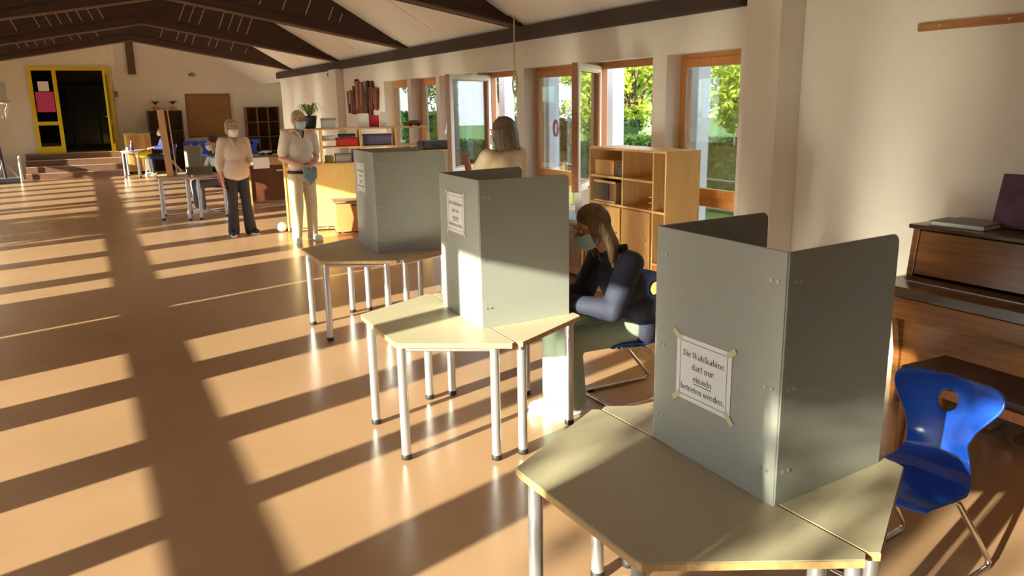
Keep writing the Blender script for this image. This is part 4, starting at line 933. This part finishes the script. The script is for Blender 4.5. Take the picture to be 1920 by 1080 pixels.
hp = [('e',Hh(0,.028,.05),(.085,.095,.082)),('e',Hh(0,.06,0),(.08,.058,.09)),('e',Hh(.062,.015,.02),(.028,.06,.08)),('e',Hh(-.062,.015,.02),(.028,.06,.08))]
for k in range(13):      # loose hair falling to the shoulders
    a = -1+2*k/12; q = V(*Hh(a*.072,.075-.045*a*a,.0)); e = q+V(a*.03,.05+.012*((k*5)%3),-.20-.02*((k*7)%3)); mid = q.lerp(e,.5)+V(a*.012,.022,0)
    hp += [('c',tuple(q),tuple(mid),.036,.032),('c',tuple(mid),tuple(e),.032,.014)]
blob('hair', hp, M_HAIRB, p, .007, 2)
jk = blob('jacket', [('e',(0,.01,.74),(.178,.125,.17),(.25,0,0)),('e',(0,.06,.55),(.18,.135,.14)),('c',(-.13,.0,.865),(.13,-.01,.865),.072,.072),('c',(0,-.02,.87),(0,-.08,.93),.08,.065),('c',(-.11,.08,.45),(.11,.08,.45),.10,.10),
    sleeve_arm(SHR,ER,1.,.078,.07),sleeve_arm(SHL,EL,1.,.078,.072),('c',tuple(ER),tuple(ER.lerp(WR,.9)),.068,.052),('c',tuple(EL),tuple(EL.lerp(WL,.9)),.072,.055)], M_JACK, p, .009, 4)
for W_, E_ in ((WR,ER),(WL,EL)):
    q = W_.lerp(E_,.12); dd = (W_-E_).normalized(); MB().tube([q-dd*.012,q+dd*.012],[.056,.052],14).build('cuff', M_JACK, jk)
MB().tube([(-.06,-.0,.95),(-.045,-.09,.94),(0,-.125,.90),(.045,-.09,.94),(.06,.0,.95)],.02,8).build('collar', M_JACK, jk)
blob('trousers', [('e',(0,.06,.46),(.17,.13,.085)),('c',(.09,.03,.455),tuple(KR),.09,.078),('c',(-.09,.03,.455),tuple(KL),.09,.078),('c',tuple(KR),(AR.x,AR.y,.11),.076,.085),('c',tuple(KL),(AL.x,AL.y,.11),.076,.088)], M_MINT, p, .009, 4)
M_SNEAK = mat('white_sneaker', (224, 220, 214), .6, var=.25, scale=40)
for A_, fx in ((AR,.1),(AL,.05)):
    s_ = shoe(p, (A_.x,A_.y,0), (fx,-1), M_SNEAK, 1.05)
    for k in range(3): MB().tube([(A_.x-.03,A_.y-.06-.022*k,.088-.004*k),(A_.x+.03,A_.y-.06-.022*k,.088-.004*k)],.004,5).build('lace', M_GREY, s_)
t = thing('pen', 'dark pen in the hand of the seated person', 'pen', (2.27,3.86,.665), .4); MB().tube([(0,0,0),(.05,.0,.09)],.004,6).build('barrel', M_BLACK, t); MB().tube([(-.006,0,-.011),(0,0,0)],[.001,.004],6).build('tip', M_STEEL, t)
tag(box('ballot_paper', M_PAPER, -.10,.10,-.15,.15,0,.002, loc=(2.10,3.95,.641), rz=.1), 'ballot paper lying inside the middle booth', 'paper')
# --- person standing behind the middle booth, back turned
p = person('person with brown bob and cream top standing with back turned behind the middle booth', (2.98,5.78,0), -2.98)
M_CREAM = mat('cream_top', (222, 204, 170), .8, var=.05, bump=.25, bscale=14)
SHR, SHL = V(-.16,.0,1.36), V(.16,.0,1.36); ER, EL = V(-.22,-.10,1.10), V(.20,-.18,1.14); WR, WL = V(-.12,-.34,1.16), V(.08,-.42,1.30)
HC = V(.0,-.02,1.54); HM = rot3(.12,0,.25)
body = [('c',(0,.01,1.33),(0,-.01,1.47),.052,.048),('e',(0,0,1.2),(.15,.1,.19)),('e',(0,0,.98),(.14,.1,.15)),('c',(-.13,0,1.35),(.13,0,1.35),.055,.055)]
for S, E_, W_ in ((SHR,ER,WR),(SHL,EL,WL)): body += [('c',tuple(S),tuple(E_),.044,.038),('c',tuple(E_),tuple(W_),.038,.026)]
body += hand(WR,(.3,-.9,.0),(0,0,1),-1,.7,.95)+hand(WL,(-.1,-.7,.5),(.6,0,.5),1,.6,.95)
for s in (-1,1): body += [('c',(s*.08,0,.86),(s*.09,-.01,.47),.075,.05),('c',(s*.09,-.01,.47),(s*.10,.03,.08),.05,.034)]
blob('body', body+head_prims(HC,HM,.97), M_SKIN, p, .007, 3); head_extras(p, HC, HM, .97, M_MASK)
hp = [('e',tuple(HC+HM@V(0,.03,.045)),(.094,.10,.088)),('e',tuple(HC+HM@V(0,.065,-.02)),(.095,.062,.10))]
for k in range(11):
    a = -1.7+3.4*k/10; hp.append(('c',tuple(HC+HM@V(.078*math.sin(a),.03+.07*math.cos(a),.02)),tuple(HC+HM@V(.097*math.sin(a),.03+.085*math.cos(a),-.115-.012*(k%2))),.034,.024))
blob('hair', hp, mat('brown_hair', (98, 78, 56), .5, var=.3, scale=26, stretch=(3,3,.5), bump=.6, bscale=60), p, .007, 2)
blob('top', [('e',(0,0,1.2),(.172,.122,.2)),('c',(-.13,0,1.35),(.13,0,1.35),.068,.068),('c',(0,0,1.36),(0,0,1.41),.075,.058),('c',(-.08,0,1.0),(.08,0,1.0),.12,.12),('c',(-.08,0,.88),(.08,0,.88),.11,.11),sleeve_arm(SHR,ER,.9,.07,.06),sleeve_arm(SHL,EL,.9,.07,.06)], M_CREAM, p, .01, 5)
blob('trousers', [('e',(0,0,.86),(.155,.12,.10)),('c',(-.08,0,.84),(-.09,-.01,.47),.088,.07),('c',(.08,0,.84),(.09,-.01,.47),.088,.07),('c',(-.09,-.01,.47),(-.10,.03,.07),.07,.06),('c',(.09,-.01,.47),(.10,.03,.07),.07,.06)], mat('jeans', (66, 76, 100), .8), p, .01, 5)
for s in (-1,1): shoe(p, (s*.10,.03,0), (s*.2,-1), M_GREY)
# --- two people seated far back
def seated(label, loc, rz, top, leg, hairm, hh=.45):
    p = person(label, loc, rz)
    HC = V(0,-.08,1.17); HM = rot3(.2,0,0); SH = [V(-.16,-.03,.98), V(.16,-.03,.98)]; EL_ = [V(-.22,-.12,.74), V(.22,-.12,.74)]; WR_ = [V(-.12,-.34,.74), V(.12,-.34,.74)]
    b = [('c',(0,-.02,.98),(0,-.06,1.10),.052,.048),('e',(0,0,.82),(.15,.1,.19)),('e',(0,.02,.6),(.15,.11,.14)),('c',(-.13,-.02,.97),(.13,-.02,.97),.055,.055)]
    for S, E_, W_, sd in zip(SH, EL_, WR_, (-1,1)): b += [('c',tuple(S),tuple(E_),.044,.038),('c',tuple(E_),tuple(W_),.038,.026)]+hand(W_,(-sd*.3,-.9,0),(0,0,1),-sd,.6,.95)
    for s in (-1,1): b += [('c',(s*.09,.02,.5),(s*.11,-.42,.5),.075,.055),('c',(s*.11,-.42,.5),(s*.10,-.40,.09),.052,.034)]
    blob('body', b+head_prims(HC,HM,.97), M_SKIN, p, .008, 3); head_extras(p, HC, HM, .97, M_MASKW)
    blob('hair', [('e',tuple(HC+HM@V(0,.03,.05)),(.088,.094,.085)),('e',tuple(HC+HM@V(0,.06,-.02)),(.083,.06,.1))], hairm, p, .009, 2)
    blob('top', [('e',(0,0,.83),(.172,.122,.2)),('c',(-.13,-.02,.975),(.13,-.02,.975),.068,.068),('e',(0,.03,.6),(.17,.13,.14))]+[sleeve_arm(S,E_,1.,.068,.058) for S,E_ in zip(SH,EL_)]+[('c',tuple(E_),tuple(E_.lerp(W_,.8)),.058,.045) for E_,W_ in zip(EL_,WR_)], top, p, .011, 4)
    blob('trousers', [('e',(0,.04,.51),(.165,.13,.085))]+[q for s in (-1,1) for q in (('c',(s*.09,.02,.505),(s*.11,-.42,.5),.088,.072),('c',(s*.11,-.42,.5),(s*.10,-.40,.1),.07,.06))], leg, p, .011, 4)
    for s in (-1,1): shoe(p, (s*.10,-.40,0), (s*.1,-1), M_WHITE)
    return p
seated('person in dark clothes and jeans seated at the table behind the plywood screen', (2.05,14.95,0), -PI/2+.3, mat('black_top', (42, 38, 40), .8), mat('grey_jeans', (112, 112, 122), .8), mat('dark_hair', (60, 46, 38), .6))
chair_copy('blue chair under the person in dark clothes behind the plywood screen', (2.08,14.93,0), .3).scale = (1,1,1.1)
seated('person in a blue top seated by the birch cabinet far back', (1.98,24.15,0), -PI/2+.1, mat('blue_top', (44, 52, 110), .8), mat('dark_leg', (48, 48, 62), .8), mat('brown_far_hair', (96, 66, 48), .6))
chair_copy('blue chair under the person by the birch cabinet', (2.02,24.15,0), .1).scale = (1,1,1.1)
